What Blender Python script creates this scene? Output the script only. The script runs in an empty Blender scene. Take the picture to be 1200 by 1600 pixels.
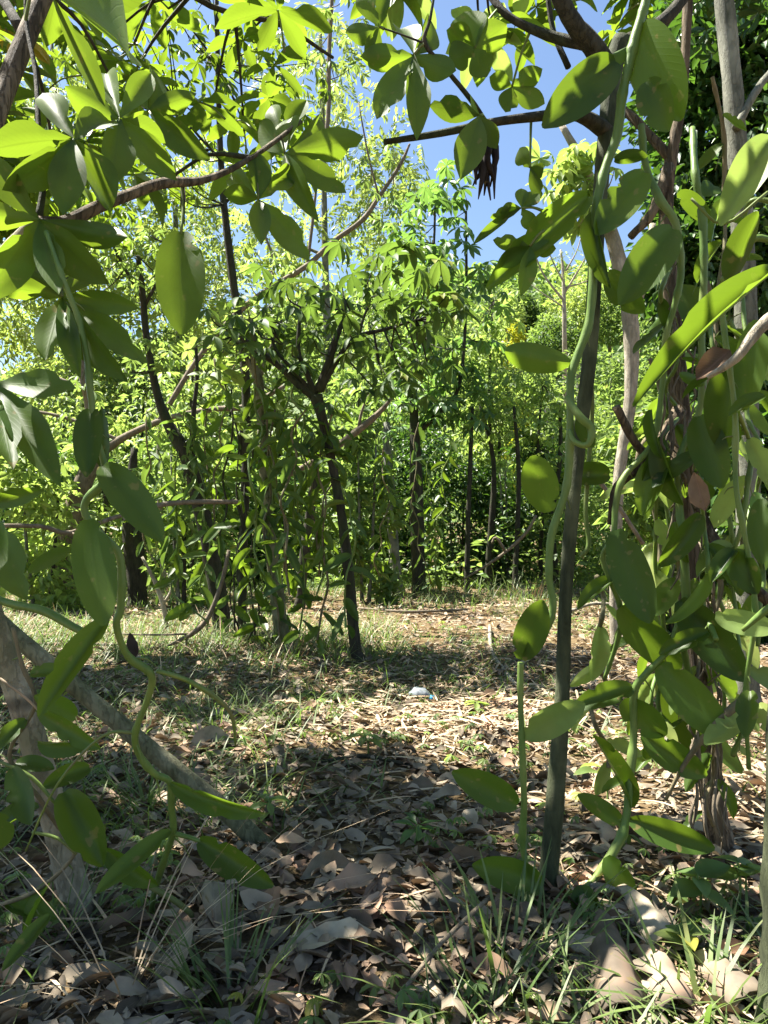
import bpy, math, random
import numpy as np
from mathutils import Vector, Matrix, noise

# ------------------------------------------------------------------ camera, sky, sun, exposure
SC = bpy.context.scene
COL = SC.collection
FPX = 1150.0
CAM = Vector((0, 0, 0.7))
PITCH = math.atan(30 / FPX)
cam_d = bpy.data.cameras.new('camera')
cam = bpy.data.objects.new('camera', cam_d)
COL.objects.link(cam)
cam_d.sensor_fit = 'VERTICAL'
cam_d.sensor_height = 24
cam_d.lens = FPX / 1600 * 24
cam_d.clip_start = 0.05
cam_d.clip_end = 2000
cam.location = CAM
cam.rotation_euler = (math.pi / 2 + PITCH, 0, 0)
SC.camera = cam

SUN_EL, SUN_AZ = 62.0, -68.0        # azimuth measured from the view direction (+Y) towards the right
w = bpy.data.worlds.new('World')
SC.world = w
w.use_nodes = True
nt = w.node_tree
sky = nt.nodes.new('ShaderNodeTexSky')
sky.sky_type = 'NISHITA'
sky.sun_disc = False
sky.sun_elevation = math.radians(SUN_EL)
sky.sun_rotation = math.radians(SUN_AZ)
sky.air_density = 1.0
sky.dust_density = 0.5
sky.ozone_density = 2.0
nt.links.new(sky.outputs[0], nt.nodes['Background'].inputs[0])
nt.nodes['Background'].inputs[1].default_value = 0.05
sd = bpy.data.lights.new('sun', 'SUN')
sd.energy = 5.0
sd.angle = math.radians(0.53)
sd.color = (1.0, 0.95, 0.86)
so = bpy.data.objects.new('sun', sd)
COL.objects.link(so)
el, az = math.radians(SUN_EL), math.radians(SUN_AZ)
SUND = Vector((math.sin(az) * math.cos(el), math.cos(az) * math.cos(el), math.sin(el)))
so.rotation_euler = SUND.to_track_quat('Z', 'Y').to_euler()
so.location = SUND * 20
SC.view_settings.view_transform = 'Standard'
SC.view_settings.look = 'None'
SC.view_settings.exposure = 2.25
SC.view_settings.gamma = 1.0
SC.render.engine = 'CYCLES'
SC.cycles.use_denoising = True
SC.cycles.max_bounces = 8
SC.cycles.diffuse_bounces = 4
SC.cycles.transmission_bounces = 6
SC.cycles.transparent_max_bounces = 4
SC.cycles.caustics_reflective = False
SC.cycles.caustics_refractive = False
SC.cycles.sample_clamp_indirect = 6

# ------------------------------------------------------------------ projection helpers
RT, FW, UP = Vector((1, 0, 0)), Vector((0, math.cos(PITCH), math.sin(PITCH))), Vector((0, -math.sin(PITCH), math.cos(PITCH)))


def gz(x, y):
    """ground height"""
    return (0.022 * math.sin(1.7 * x + 0.6) * math.sin(1.3 * y + 1.1) + 0.012 * math.sin(4.1 * x + 1.3 * y)
            + 0.010 * math.sin(5.3 * y - 2.2 * x + .5) + max(0.0, y - 9.0) * 0.05 * min(1, max(0.0, y - 9.0) / 6))


def P(px, py, d):
    return CAM + (RT * ((px - 600) / FPX) + UP * ((800 - py) / FPX) + FW) * d


def G(px, py, dz=0.0):
    """the point of the ground seen at a pixel"""
    r = RT * ((px - 600) / FPX) + UP * ((800 - py) / FPX) + FW
    z = 0.0
    for _ in range(6):
        t = (z - CAM.z) / r.z
        q = CAM + r * t
        z = gz(q.x, q.y)
    q.z = z + dz
    return q


def gdepth(py):
    return (G(600, py) - CAM).dot(FW)


# ------------------------------------------------------------------ mesh helpers
def mesh_np(name, V, F, mat, rnd=None, uv=None, smooth=True):
    """V (n,3), F (m,4) quads -> mesh"""
    me = bpy.data.meshes.new(name)
    V = np.asarray(V, np.float32)
    F = np.asarray(F, np.int32)
    me.vertices.add(len(V))
    me.vertices.foreach_set('co', V.ravel())
    me.loops.add(F.size)
    me.loops.foreach_set('vertex_index', F.ravel())
    me.polygons.add(len(F))
    me.polygons.foreach_set('loop_start', np.arange(0, F.size, F.shape[1], dtype=np.int32))
    me.polygons.foreach_set('loop_total', np.full(len(F), F.shape[1], np.int32))
    if smooth:
        me.polygons.foreach_set('use_smooth', np.ones(len(F), bool))
    if rnd is not None:
        a = me.attributes.new('rnd', 'FLOAT', 'POINT')
        a.data.foreach_set('value', np.asarray(rnd, np.float32))
    if uv is not None:
        l = me.uv_layers.new(name='UVMap')
        l.data.foreach_set('uv', np.asarray(uv, np.float32)[F.ravel()].ravel())
    me.update()
    me.validate()
    if mat:
        me.materials.append(mat)
    return me


def link(name, me, parent=None, M=None):
    o = bpy.data.objects.new(name, me)
    COL.objects.link(o)
    if parent is not None:
        o.parent = parent
    if M is not None:
        o.matrix_basis = M
    return o


def tag(o, label=None, cat=None, group=None, kind=None):
    if label: o['label'] = label
    if cat: o['category'] = cat
    if group: o['group'] = group
    if kind: o['kind'] = kind
    return o


def thing(name, loc, label, cat, group=None):
    o = bpy.data.objects.new(name, None)
    COL.objects.link(o)
    o.empty_display_size = 0.05
    o.location = loc
    return tag(o, label, cat, group)


def inv(root):
    return Matrix.Translation(-Vector(root.location))


def crom(pts, n):
    """Catmull-Rom through points (any dimension)"""
    A = np.array(pts, float)
    if len(A) == 2:
        t = np.linspace(0, 1, n + 1)[:, None]
        return A[0] * (1 - t) + A[1] * t
    A = np.vstack([2 * A[0] - A[1], A, 2 * A[-1] - A[-2]])
    out = []
    for i in range(1, len(A) - 2):
        p0, p1, p2, p3 = A[i - 1], A[i], A[i + 1], A[i + 2]
        for k in range(n):
            t = k / n
            out.append(.5 * (2 * p1 + (p2 - p0) * t + (2 * p0 - 5 * p1 + 4 * p2 - p3) * t * t + (3 * p1 - p0 - 3 * p2 + p3) * t ** 3))
    out.append(A[-2])
    return np.array(out)


def tube_arr(pts, radii, sides=8, n=4, bump=0.0, seed=0):
    """pts: list of Vectors, radii: list -> V, F (quads, ends closed by shrinking rings)"""
    rng = np.random.RandomState(seed)
    D = np.array([[p[0], p[1], p[2], r] for p, r in zip(pts, radii)], float)
    S = crom(D, n)
    C, R = S[:, :3], np.maximum(S[:, 3], 0.0004)
    C = np.vstack([C[0], C, C[-1]])
    R = np.concatenate([[R[0] * .05], R, [R[-1] * .05]])
    T = np.gradient(C[1:-1], axis=0)
    T /= np.linalg.norm(T, axis=1)[:, None] + 1e-12
    T = np.vstack([T[0], T, T[-1]])
    ref = np.array([1., 0, 0]) if abs(T[0][0]) < .8 else np.array([0, 1., 0])
    V = []
    ang = np.linspace(0, 2 * math.pi, sides, endpoint=False)
    for i in range(len(C)):
        ref = ref - T[i] * ref.dot(T[i])
        ref /= np.linalg.norm(ref) + 1e-12
        b = np.cross(T[i], ref)
        rr = R[i] * (1 + bump * (rng.rand(sides) - .5) * 2)
        V.append(C[i] + np.outer(np.cos(ang) * rr, ref) + np.outer(np.sin(ang) * rr, b))
    V = np.vstack(V)
    m = len(C)
    i = np.arange(m - 1)[:, None] * sides
    k = np.arange(sides)[None, :]
    k2 = (k + 1) % sides
    F = np.stack([i + k, i + k2, i + sides + k2, i + sides + k], -1).reshape(-1, 4)
    return V, F


class Acc:
    """collects quads of one part"""
    def __init__(s):
        s.V, s.F, s.R, s.U, s.n = [], [], [], [], 0

    def add(s, V, F, r=0.5, uv=None):
        s.V.append(V); s.F.append(np.asarray(F) + s.n); s.n += len(V)
        s.R.append(np.full(len(V), r) if np.isscalar(r) else r)
        s.U.append(uv if uv is not None else np.zeros((len(V), 2)))

    def tube(s, pts, radii, sides=6, n=3, bump=0, seed=0, r=0.5):
        s.add(*tube_arr(pts, radii, sides, n, bump, seed), r)

    def obj(s, name, mat, root=None, parent=None, kind=None):
        V = np.vstack(s.V)
        if root is not None:
            V = V - np.array(root.location)
        o = link(name, mesh_np(name, V, np.vstack(s.F), mat, np.concatenate(s.R), np.vstack(s.U)), parent or root)
        if kind: o['kind'] = kind
        return o


# ------------------------------------------------------------------ leaf shapes (unit length along +Y, unit width, face +Z)
def leaf_tpl(prof='vanilla', nl=8, nw=4, fold=0.10, curl=-0.12, wave=0.0, twist=0.0, seed=0, side=0.0, nib=0):
    rng = random.Random(seed)
    nibs = {(rng.randrange(2, max(3, nl - 1)), rng.choice((-1, 1))): rng.uniform(.55, .85) for _ in range(nib)}
    V, U = [], []
    ph = rng.random() * 6
    for i in range(nl + 1):
        v = i / nl
        if prof == 'vanilla':
            h = math.sin(math.pi * min(1, v * .975 + .02)) ** .48 * (1 - .06 * v) * (1 if v < .8 else 1 - .9 * (v - .8) ** 1.3)
        elif prof == 'leaflet':
            h = (math.sin(math.pi * v ** 1.25) ** .8) if 0 < v < 1 else 0
            h = max(h * (1 - .1 * (1 - v)), .03 if v < .5 else .015)
        elif prof == 'lance':
            h = max(math.sin(math.pi * v ** .8) ** 1.1 if v < 1 else 0, .03)
        elif prof == 'heart':
            h = max((math.sin(math.pi * (v * .93 + .07)) ** .7) * (1.25 - .75 * v), .02)
        elif prof == 'blade':
            h = max((1 - v) ** .6 * (.55 + .45 * min(1, v * 5)), .04)
        else:                                   # dead, torn
            h = max(math.sin(math.pi * v ** 1.1) ** .7 if 0 < v < 1 else 0, .05) * (0.9 + .2 * rng.random())
        for j in range(nw + 1):
            u = j / nw * 2 - 1
            x = u * h * .5
            jit = 0
            if (i, 1 if u > 0 else -1) in nibs and abs(u) > .9: x *= nibs[(i, 1 if u > 0 else -1)]
            if prof == 'dead':
                jit = (rng.random() - .5) * .045
                x *= (1 + (rng.random() - .5) * .2 * abs(u))
            z = fold * abs(u) * h * .5 * 2 + curl * v * v + wave * math.sin(v * 9 + ph + (u > 0) * 1.1) * abs(u) * .5 + jit
            xs = x + side * v * v
            a = twist * v
            V.append((xs * math.cos(a) - z * math.sin(a) * .3, v, z * math.cos(a) + xs * math.sin(a)))
            U.append((u * .5 + .5, v))
    F = []
    for i in range(nl):
        for j in range(nw):
            a = i * (nw + 1) + j
            F.append((a, a + 1, a + nw + 2, a + nw + 1))
    return np.array(V), np.array(F), np.array(U)


def frame(base, tip, nrm):
    y = (tip - base)
    L = y.length
    y = y / L
    z = nrm - y * nrm.dot(y)
    if z.length < 1e-4:
        z = y.orthogonal()
    z.normalize()
    x = y.cross(z)
    return x, y, z, L


def leafM(base, tip, nrm, W):
    x, y, z, L = frame(base, tip, nrm)
    M = Matrix(((x.x * W, y.x * L, z.x * L, base.x), (x.y * W, y.y * L, z.y * L, base.y), (x.z * W, y.z * L, z.z * L, base.z), (0, 0, 0, 1)))
    return M


def scatter(acc, tpls, pos, dr, nr, L, W, rnd, rng):
    """adds many leaves (numpy) to an Acc"""
    n = len(pos)
    y = dr / (np.linalg.norm(dr, axis=1)[:, None] + 1e-9)
    z = nr - y * (nr * y).sum(1)[:, None]
    z /= np.linalg.norm(z, axis=1)[:, None] + 1e-9
    x = np.cross(y, z)
    pick = rng.randint(0, len(tpls), n)
    for t, (TV, TF, TU) in enumerate(tpls):
        s = np.where(pick == t)[0]
        if not len(s): continue
        X = x[s][:, None, :] * (TV[None, :, 0:1] * W[s][:, None, None])
        Y = y[s][:, None, :] * (TV[None, :, 1:2] * L[s][:, None, None])
        Z = z[s][:, None, :] * (TV[None, :, 2:3] * L[s][:, None, None])
        V = (pos[s][:, None, :] + X + Y + Z).reshape(-1, 3)
        nv = len(TV)
        F = (TF[None] + (np.arange(len(s)) * nv)[:, None, None]).reshape(-1, 4)
        acc.add(V, F, np.repeat(rnd[s], nv), np.tile(TU, (len(s), 1)))


def palmate_tpl(n=6, seed=0, wr=.36, droop=.3, nl=4, nw=2):
    """a whole fan leaf, unit leaflet length, hub at origin, facing +Z, petiole arriving along +Y"""
    rng = random.Random(seed)
    Vs, Fs, Us, k = [], [], [], 0
    for i in range(n):
        a = math.radians(-150 + 300 * (i + .5) / n + rng.uniform(-9, 9)) if n < 8 else 2 * math.pi * i / n
        L = rng.uniform(.72, 1.0) * (1 - .22 * abs(a) / math.pi)
        TV, TF, TU = leaf_tpl('leaflet', nl, nw, fold=.12, curl=-.16 - rng.random() * .2, seed=seed * 7 + i)
        TV = TV * np.array([wr * L, L, L])
        dp = droop * rng.uniform(.3, 1.5)
        c, s = math.cos(-dp), math.sin(-dp)
        TV = np.stack([TV[:, 0], TV[:, 1] * c - TV[:, 2] * s, TV[:, 1] * s + TV[:, 2] * c], 1)
        rl = rng.uniform(-.4, .4)
        TV = np.stack([TV[:, 0] * math.cos(a) + TV[:, 1] * math.sin(a), -TV[:, 0] * math.sin(a) + TV[:, 1] * math.cos(a), TV[:, 2] + rl * TV[:, 0]], 1)
        Vs.append(TV); Fs.append(TF + k); Us.append(TU); k += len(TV)
    return np.vstack(Vs), np.vstack(Fs), np.vstack(Us)


def pinnate_tpl(n=9, seed=0, ll=.28, wr=.08, droop=.5):
    """a drooping feathery leaf of narrow leaflets"""
    rng = random.Random(seed)
    Vs, Fs, Us, k = [], [], [], 0
    for i in range(n):
        for s in (-1, 1):
            v = (i + 1) / n
            b = np.array([0, v * .8, -droop * v * v * .6])
            a = s * math.radians(rng.uniform(25, 65))
            d = np.array([math.sin(a), math.cos(a) * .7, -.35 - rng.random() * .6]); d /= np.linalg.norm(d)
            L = ll * rng.uniform(.7, 1.1)
            q = np.cross(d, [0, 0, 1.]); q /= np.linalg.norm(q)
            W = L * wr * 4.0
            V = np.array([b, b + d * L * .5 - q * W / 2, b + d * L, b + d * L * .5 + q * W / 2])
            Vs.append(V); Fs.append(np.array([[0, 1, 2, 3]]) + k); Us.append(np.array([[.5, 0], [0, .5], [.5, 1], [1, .5]])); k += 4
    return np.vstack(Vs), np.vstack(Fs), np.vstack(Us)


# ------------------------------------------------------------------ materials
M = {}


def nmat(name):
    m = bpy.data.materials.new(name)
    m.use_nodes = True
    t = m.node_tree
    t.nodes.clear()
    return m, t, t.nodes, t.links


def leaf_mat(key, dark, light, trans, fac=.4, rough=.42, vein=.0, odd=None, spec=.5, mott=.35):
    m, t, N, Lk = nmat(key)
    out = N.new('ShaderNodeOutputMaterial')
    oi = N.new('ShaderNodeObjectInfo')
    at = N.new('ShaderNodeAttribute'); at.attribute_name = 'rnd'
    ad = N.new('ShaderNodeMath'); ad.operation = 'ADD'
    fr = N.new('ShaderNodeMath'); fr.operation = 'FRACT'
    Lk.new(oi.outputs['Random'], ad.inputs[0]); Lk.new(at.outputs['Fac'], ad.inputs[1]); Lk.new(ad.outputs[0], fr.inputs[0])
    ramp = N.new('ShaderNodeValToRGB')
    e = ramp.color_ramp.elements
    e[0].color = (*dark, 1); e[1].color = (*light, 1); e[1].position = .93
    if odd:
        n_ = e.new(.975); n_.color = (*odd, 1)
    Lk.new(fr.outputs[0], ramp.inputs[0])
    tc = N.new('ShaderNodeTexCoord')
    ns = N.new('ShaderNodeTexNoise'); ns.inputs['Scale'].default_value = 23; ns.inputs['Detail'].default_value = 3
    geo = N.new('ShaderNodeNewGeometry')
    Lk.new(geo.outputs['Position'], ns.inputs['Vector'])
    mr = N.new('ShaderNodeMapRange'); mr.inputs[1].default_value = .3; mr.inputs[2].default_value = .7
    mr.inputs[3].default_value = 1 - mott; mr.inputs[4].default_value = 1 + mott
    Lk.new(ns.outputs['Fac'], mr.inputs[0])
    mul = N.new('ShaderNodeMix'); mul.data_type = 'RGBA'; mul.blend_type = 'MULTIPLY'; mul.inputs[0].default_value = 1
    Lk.new(ramp.outputs[0], mul.inputs[6]); Lk.new(mr.outputs[0], mul.inputs[7])
    ny = N.new('ShaderNodeTexNoise'); ny.inputs['Scale'].default_value = 9; ny.inputs['Detail'].default_value = 2; Lk.new(geo.outputs['Position'], ny.inputs['Vector'])
    my = N.new('ShaderNodeMapRange'); my.inputs[1].default_value = .5; my.inputs[2].default_value = .75; my.inputs[4].default_value = .55; Lk.new(ny.outputs['Fac'], my.inputs[0])
    yl = N.new('ShaderNodeMix'); yl.data_type = 'RGBA'; Lk.new(my.outputs[0], yl.inputs[0]); Lk.new(mul.outputs[2], yl.inputs[6]); yl.inputs[7].default_value = (light[0] * 1.9, light[1] * 1.35, light[2] * 1.2, 1)
    col = yl.outputs[2]
    # midrib and side veins along the leaf's own coordinates
    uv = N.new('ShaderNodeUVMap')
    sp = N.new('ShaderNodeSeparateXYZ'); Lk.new(uv.outputs[0], sp.inputs[0])
    s1 = N.new('ShaderNodeMath'); s1.operation = 'SUBTRACT'; Lk.new(sp.outputs[0], s1.inputs[0]); s1.inputs[1].default_value = .5
    s2 = N.new('ShaderNodeMath'); s2.operation = 'ABSOLUTE'; Lk.new(s1.outputs[0], s2.inputs[0])
    mid = N.new('ShaderNodeMapRange'); mid.inputs[1].default_value = .012; mid.inputs[2].default_value = .04
    mid.inputs[3].default_value = 1; mid.inputs[4].default_value = 0
    Lk.new(s2.outputs[0], mid.inputs[0])
    v1 = N.new('ShaderNodeMath'); v1.operation = 'MULTIPLY_ADD'; Lk.new(s2.outputs[0], v1.inputs[0]); v1.inputs[1].default_value = -.55
    Lk.new(sp.outputs[1], v1.inputs[2])
    v2 = N.new('ShaderNodeMath'); v2.operation = 'MULTIPLY'; Lk.new(v1.outputs[0], v2.inputs[0]); v2.inputs[1].default_value = 85
    v3 = N.new('ShaderNodeMath'); v3.operation = 'SINE'; Lk.new(v2.outputs[0], v3.inputs[0])
    v4 = N.new('ShaderNodeMapRange'); v4.inputs[1].default_value = .8; v4.inputs[2].default_value = 1; v4.inputs[3].default_value = 0; v4.inputs[4].default_value = .55
    Lk.new(v3.outputs[0], v4.inputs[0])
    vm = N.new('ShaderNodeMath'); vm.operation = 'MAXIMUM'; Lk.new(mid.outputs[0], vm.inputs[0]); Lk.new(v4.outputs[0], vm.inputs[1])
    vf = N.new('ShaderNodeMath'); vf.operation = 'MULTIPLY'; Lk.new(vm.outputs[0], vf.inputs[0]); vf.inputs[1].default_value = vein
    vc = N.new('ShaderNodeMix'); vc.data_type = 'RGBA'; Lk.new(vf.outputs[0], vc.inputs[0]); Lk.new(col, vc.inputs[6])
    vc.inputs[7].default_value = (light[0] * 1.6, light[1] * 1.4, light[2] * 1.6, 1)
    nb_ = N.new('ShaderNodeTexNoise'); nb_.inputs['Scale'].default_value = 48; nb_.inputs['Detail'].default_value = 2; Lk.new(geo.outputs['Position'], nb_.inputs['Vector'])
    bl_ = N.new('ShaderNodeMapRange'); bl_.inputs[1].default_value = .66; bl_.inputs[2].default_value = .71; bl_.inputs[4].default_value = .75; Lk.new(nb_.outputs['Fac'], bl_.inputs[0])
    bm_ = N.new('ShaderNodeMix'); bm_.data_type = 'RGBA'; Lk.new(bl_.outputs[0], bm_.inputs[0]); Lk.new(vc.outputs[2], bm_.inputs[6]); bm_.inputs[7].default_value = (.17, .13, .05, 1)
    bs = N.new('ShaderNodeBsdfPrincipled')
    Lk.new(bm_.outputs[2], bs.inputs['Base Color'])
    bs.inputs['Roughness'].default_value = rough
    bs.inputs['Specular IOR Level'].default_value = spec
    tr = N.new('ShaderNodeBsdfTranslucent')
    tm = N.new('ShaderNodeMix'); tm.data_type = 'RGBA'; tm.blend_type = 'MULTIPLY'; tm.inputs[0].default_value = 1
    tm.inputs[6].default_value = (*trans, 1)
    mr2 = N.new('ShaderNodeMapRange'); mr2.inputs[3].default_value = .65; mr2.inputs[4].default_value = 1.2
    Lk.new(fr.outputs[0], mr2.inputs[0])
    tv = N.new('ShaderNodeMath'); tv.operation = 'MULTIPLY_ADD'; Lk.new(vf.outputs[0], tv.inputs[0]); tv.inputs[1].default_value = -.45
    Lk.new(mr2.outputs[0], tv.inputs[2])
    Lk.new(tv.outputs[0], tm.inputs[7])
    Lk.new(tm.outputs[2], tr.inputs['Color'])
    mx = N.new('ShaderNodeMixShader'); mx.inputs[0].default_value = fac
    Lk.new(bs.outputs[0], mx.inputs[1]); Lk.new(tr.outputs[0], mx.inputs[2])
    bp = N.new('ShaderNodeBump'); bp.inputs['Strength'].default_value = .12; bp.inputs['Distance'].default_value = .003
    hb = N.new('ShaderNodeMath'); hb.operation = 'ADD'; Lk.new(vm.outputs[0], hb.inputs[0]); Lk.new(ns.outputs['Fac'], hb.inputs[1])
    Lk.new(hb.outputs[0], bp.inputs['Height']); Lk.new(bp.outputs[0], bs.inputs['Normal'])
    Lk.new(mx.outputs[0], out.inputs[0])
    M[key] = m


leaf_mat('leaf_tree', (0.0263, 0.0601, 0.0090), (0.0584, 0.1067, 0.0179), (0.3011, 0.4559, 0.0269), .36, .5, .28, spec=.25)
leaf_mat('leaf_vanilla', (0.0207, 0.0485, 0.0080), (0.0470, 0.0892, 0.0134), (0.2822, 0.4462, 0.0269), .32, .40, .12, mott=.15, spec=.25)
leaf_mat('leaf_olive', (0.0294, 0.0660, 0.0184), (0.0588, 0.1067, 0.0299), (0.2100, 0.3492, 0.0460), .30, .55, .3, spec=.2, odd=(.18, .19, .03))  # darkened base colour carries the shade on the central tree's crown
leaf_mat('leaf_blue', (0.0470, 0.1018, 0.0359), (0.0941, 0.1697, 0.0538), (0.2446, 0.4462, 0.0718), .36, .45, .2, spec=.35)
leaf_mat('leaf_bright', (0.1035, 0.1697, 0.0449), (0.1976, 0.2813, 0.0807), (0.4140, 0.5626, 0.1076), .46, .5, .2, spec=.3)  # brighter leaf colour, also standing in for sunlight on lit leaves
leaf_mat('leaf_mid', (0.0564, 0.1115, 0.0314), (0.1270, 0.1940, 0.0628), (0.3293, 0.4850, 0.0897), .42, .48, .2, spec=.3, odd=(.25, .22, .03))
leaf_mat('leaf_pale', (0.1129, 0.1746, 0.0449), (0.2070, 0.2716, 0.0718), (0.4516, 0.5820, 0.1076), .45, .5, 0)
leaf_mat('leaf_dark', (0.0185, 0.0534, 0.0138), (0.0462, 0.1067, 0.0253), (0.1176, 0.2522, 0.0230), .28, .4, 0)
leaf_mat('leaf_yellow', (.30, .32, .02), (.42, .42, .03), (.55, .58, .03), .4, .5, 0)
leaf_mat('leaf_old', (.20, .19, .02), (.30, .24, .03), (.55, .42, .02), .4, .5, .4)
leaf_mat('grass', (0.0504, 0.0921, 0.0207), (0.1176, 0.1600, 0.0460), (0.2184, 0.3686, 0.0575), .30, .5, 0)
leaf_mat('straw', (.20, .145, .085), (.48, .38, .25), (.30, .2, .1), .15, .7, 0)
leaf_mat('leaf_dead', (.05, .04, .027), (.30, .25, .18), (.20, .12, .06), .10, .8, .12, odd=(.28, .20, .12), spec=.25)
leaf_mat('leaf_dead_pale', (.17, .15, .10), (.32, .28, .20), (.25, .2, .12), .10, .75, .12, spec=.25)
leaf_mat('leaf_dead_brown', (.11, .072, .042), (.20, .135, .085), (.22, .13, .06), .2, .75, .4, spec=.2)
leaf_mat('leaf_charred', (.018, .014, .012), (.04, .03, .025), (.03, .02, .02), .05, .8, .2, spec=.2)


def bark_mat(key, c1, c2, c3, scale=18, stretch=.22, rings=0.0, bump=.5, rough=.85):
    m, t, N, Lk = nmat(key)
    out = N.new('ShaderNodeOutputMaterial')
    bs = N.new('ShaderNodeBsdfPrincipled')
    tc = N.new('ShaderNodeTexCoord')
    mp = N.new('ShaderNodeMapping'); mp.inputs['Scale'].default_value = (1, 1, stretch)
    Lk.new(tc.outputs['Object'], mp.inputs[0])
    n1 = N.new('ShaderNodeTexNoise'); n1.inputs['Scale'].default_value = scale * 2.2; n1.inputs['Detail'].default_value = 8; n1.inputs['Roughness'].default_value = .65
    Lk.new(mp.outputs[0], n1.inputs['Vector'])
    n2 = N.new('ShaderNodeTexNoise'); n2.inputs['Scale'].default_value = scale * .45; n2.inputs['Detail'].default_value = 4
    Lk.new(tc.outputs['Object'], n2.inputs['Vector'])
    r1 = N.new('ShaderNodeValToRGB'); r1.color_ramp.elements[0].color = (*c1, 1); r1.color_ramp.elements[1].color = (*c2, 1)
    r1.color_ramp.elements[0].position = .34; r1.color_ramp.elements[1].position = .66
    Lk.new(n1.outputs['Fac'], r1.inputs[0])
    r2 = N.new('ShaderNodeMapRange'); r2.inputs[1].default_value = .48; r2.inputs[2].default_value = .66
    Lk.new(n2.outputs['Fac'], r2.inputs[0])
    mx = N.new('ShaderNodeMix'); mx.data_type = 'RGBA'
    Lk.new(r2.outputs[0], mx.inputs[0]); Lk.new(r1.outputs[0], mx.inputs[6]); mx.inputs[7].default_value = (*c3, 1)
    col = mx.outputs[2]; hgt = n1.outputs['Fac']
    if rings:
        wv = N.new('ShaderNodeTexWave'); wv.bands_direction = 'Z'; wv.inputs['Scale'].default_value = rings
        wv.inputs['Distortion'].default_value = 3.0; wv.inputs['Detail'].default_value = 2; wv.inputs['Detail Scale'].default_value = .6
        Lk.new(tc.outputs['Object'], wv.inputs['Vector'])
        rr = N.new('ShaderNodeMapRange'); rr.inputs[1].default_value = 0; rr.inputs[2].default_value = .07; rr.inputs[3].default_value = .75; rr.inputs[4].default_value = 0
        Lk.new(wv.outputs['Fac'], rr.inputs[0])
        m2 = N.new('ShaderNodeMix'); m2.data_type = 'RGBA'; Lk.new(rr.outputs[0], m2.inputs[0]); Lk.new(col, m2.inputs[6]); m2.inputs[7].default_value = (c1[0] * .35, c1[1] * .35, c1[2] * .35, 1)
        col = m2.outputs[2]
    Lk.new(col, bs.inputs['Base Color'])
    bs.inputs['Roughness'].default_value = rough
    bs.inputs['Specular IOR Level'].default_value = .25
    bp = N.new('ShaderNodeBump'); bp.inputs['Strength'].default_value = min(1, bump * 1.5); bp.inputs['Distance'].default_value = .01
    n3 = N.new('ShaderNodeTexVoronoi'); n3.feature = 'DISTANCE_TO_EDGE'; n3.inputs['Scale'].default_value = scale * 2.6
    mp3 = N.new('ShaderNodeMapping'); mp3.inputs['Scale'].default_value = (1, 1, stretch * .7); Lk.new(tc.outputs['Object'], mp3.inputs[0])
    nd = N.new('ShaderNodeMix'); nd.data_type = 'RGBA'; nd.inputs[0].default_value = .06; Lk.new(mp3.outputs[0], nd.inputs[6]); Lk.new(n1.outputs['Color'], nd.inputs[7])
    Lk.new(nd.outputs[2], n3.inputs['Vector'])
    ck = N.new('ShaderNodeMapRange'); ck.inputs[1].default_value = 0; ck.inputs[2].default_value = .09; ck.inputs[3].default_value = -.5 * min(1, bump * 1.4); ck.inputs[4].default_value = 0
    Lk.new(n3.outputs['Distance'], ck.inputs[0])
    hh = N.new('ShaderNodeMath'); hh.operation = 'ADD'; Lk.new(hgt, hh.inputs[0]); Lk.new(ck.outputs[0], hh.inputs[1]); hgt = hh.outputs[0]
    Lk.new(hgt, bp.inputs['Height']); Lk.new(bp.outputs[0], bs.inputs['Normal'])
    Lk.new(bs.outputs[0], out.inputs[0])
    M[key] = m


bark_mat('bark_pale', (.20, .17, .115), (.44, .385, .28), (.19, .18, .10), 14, .5, rings=1.6)
bark_mat('bark_green', (.085, .088, .042), (.19, .19, .105), (.26, .25, .16), 20, .3)
bark_mat('bark_post', (.024, .030, .014), (.066, .076, .038), (.10, .112, .06), 26, .25, bump=.35)
bark_mat('bark_brown', (.055, .04, .025), (.22, .165, .105), (.08, .06, .035), 16, .14, bump=.9)
bark_mat('bark_grey', (.07, .075, .055), (.17, .17, .13), (.23, .23, .18), 14, .4)
bark_mat('bark_dark', (.022, .021, .014), (.062, .056, .038), (.04, .048, .022), 18, .3)
bark_mat('bark_white', (.20, .175, .13), (.42, .37, .29), (.22, .2, .14), 14, .4)
bark_mat('dry_stick', (.10, .08, .055), (.25, .20, .14), (.16, .135, .095), 22, .4, bump=.4)
bark_mat('stem_green', (.075, .135, .03), (.13, .20, .045), (.17, .22, .06), 18, .3, bump=.12, rough=.45)
bark_mat('stem_dry', (.10, .085, .05), (.23, .19, .11), (.12, .12, .06), 22, .3, bump=.3)
bark_mat('petiole', (.09, .15, .03), (.15, .20, .05), (.12, .12, .05), 20, .3, bump=.1, rough=.5)

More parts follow.
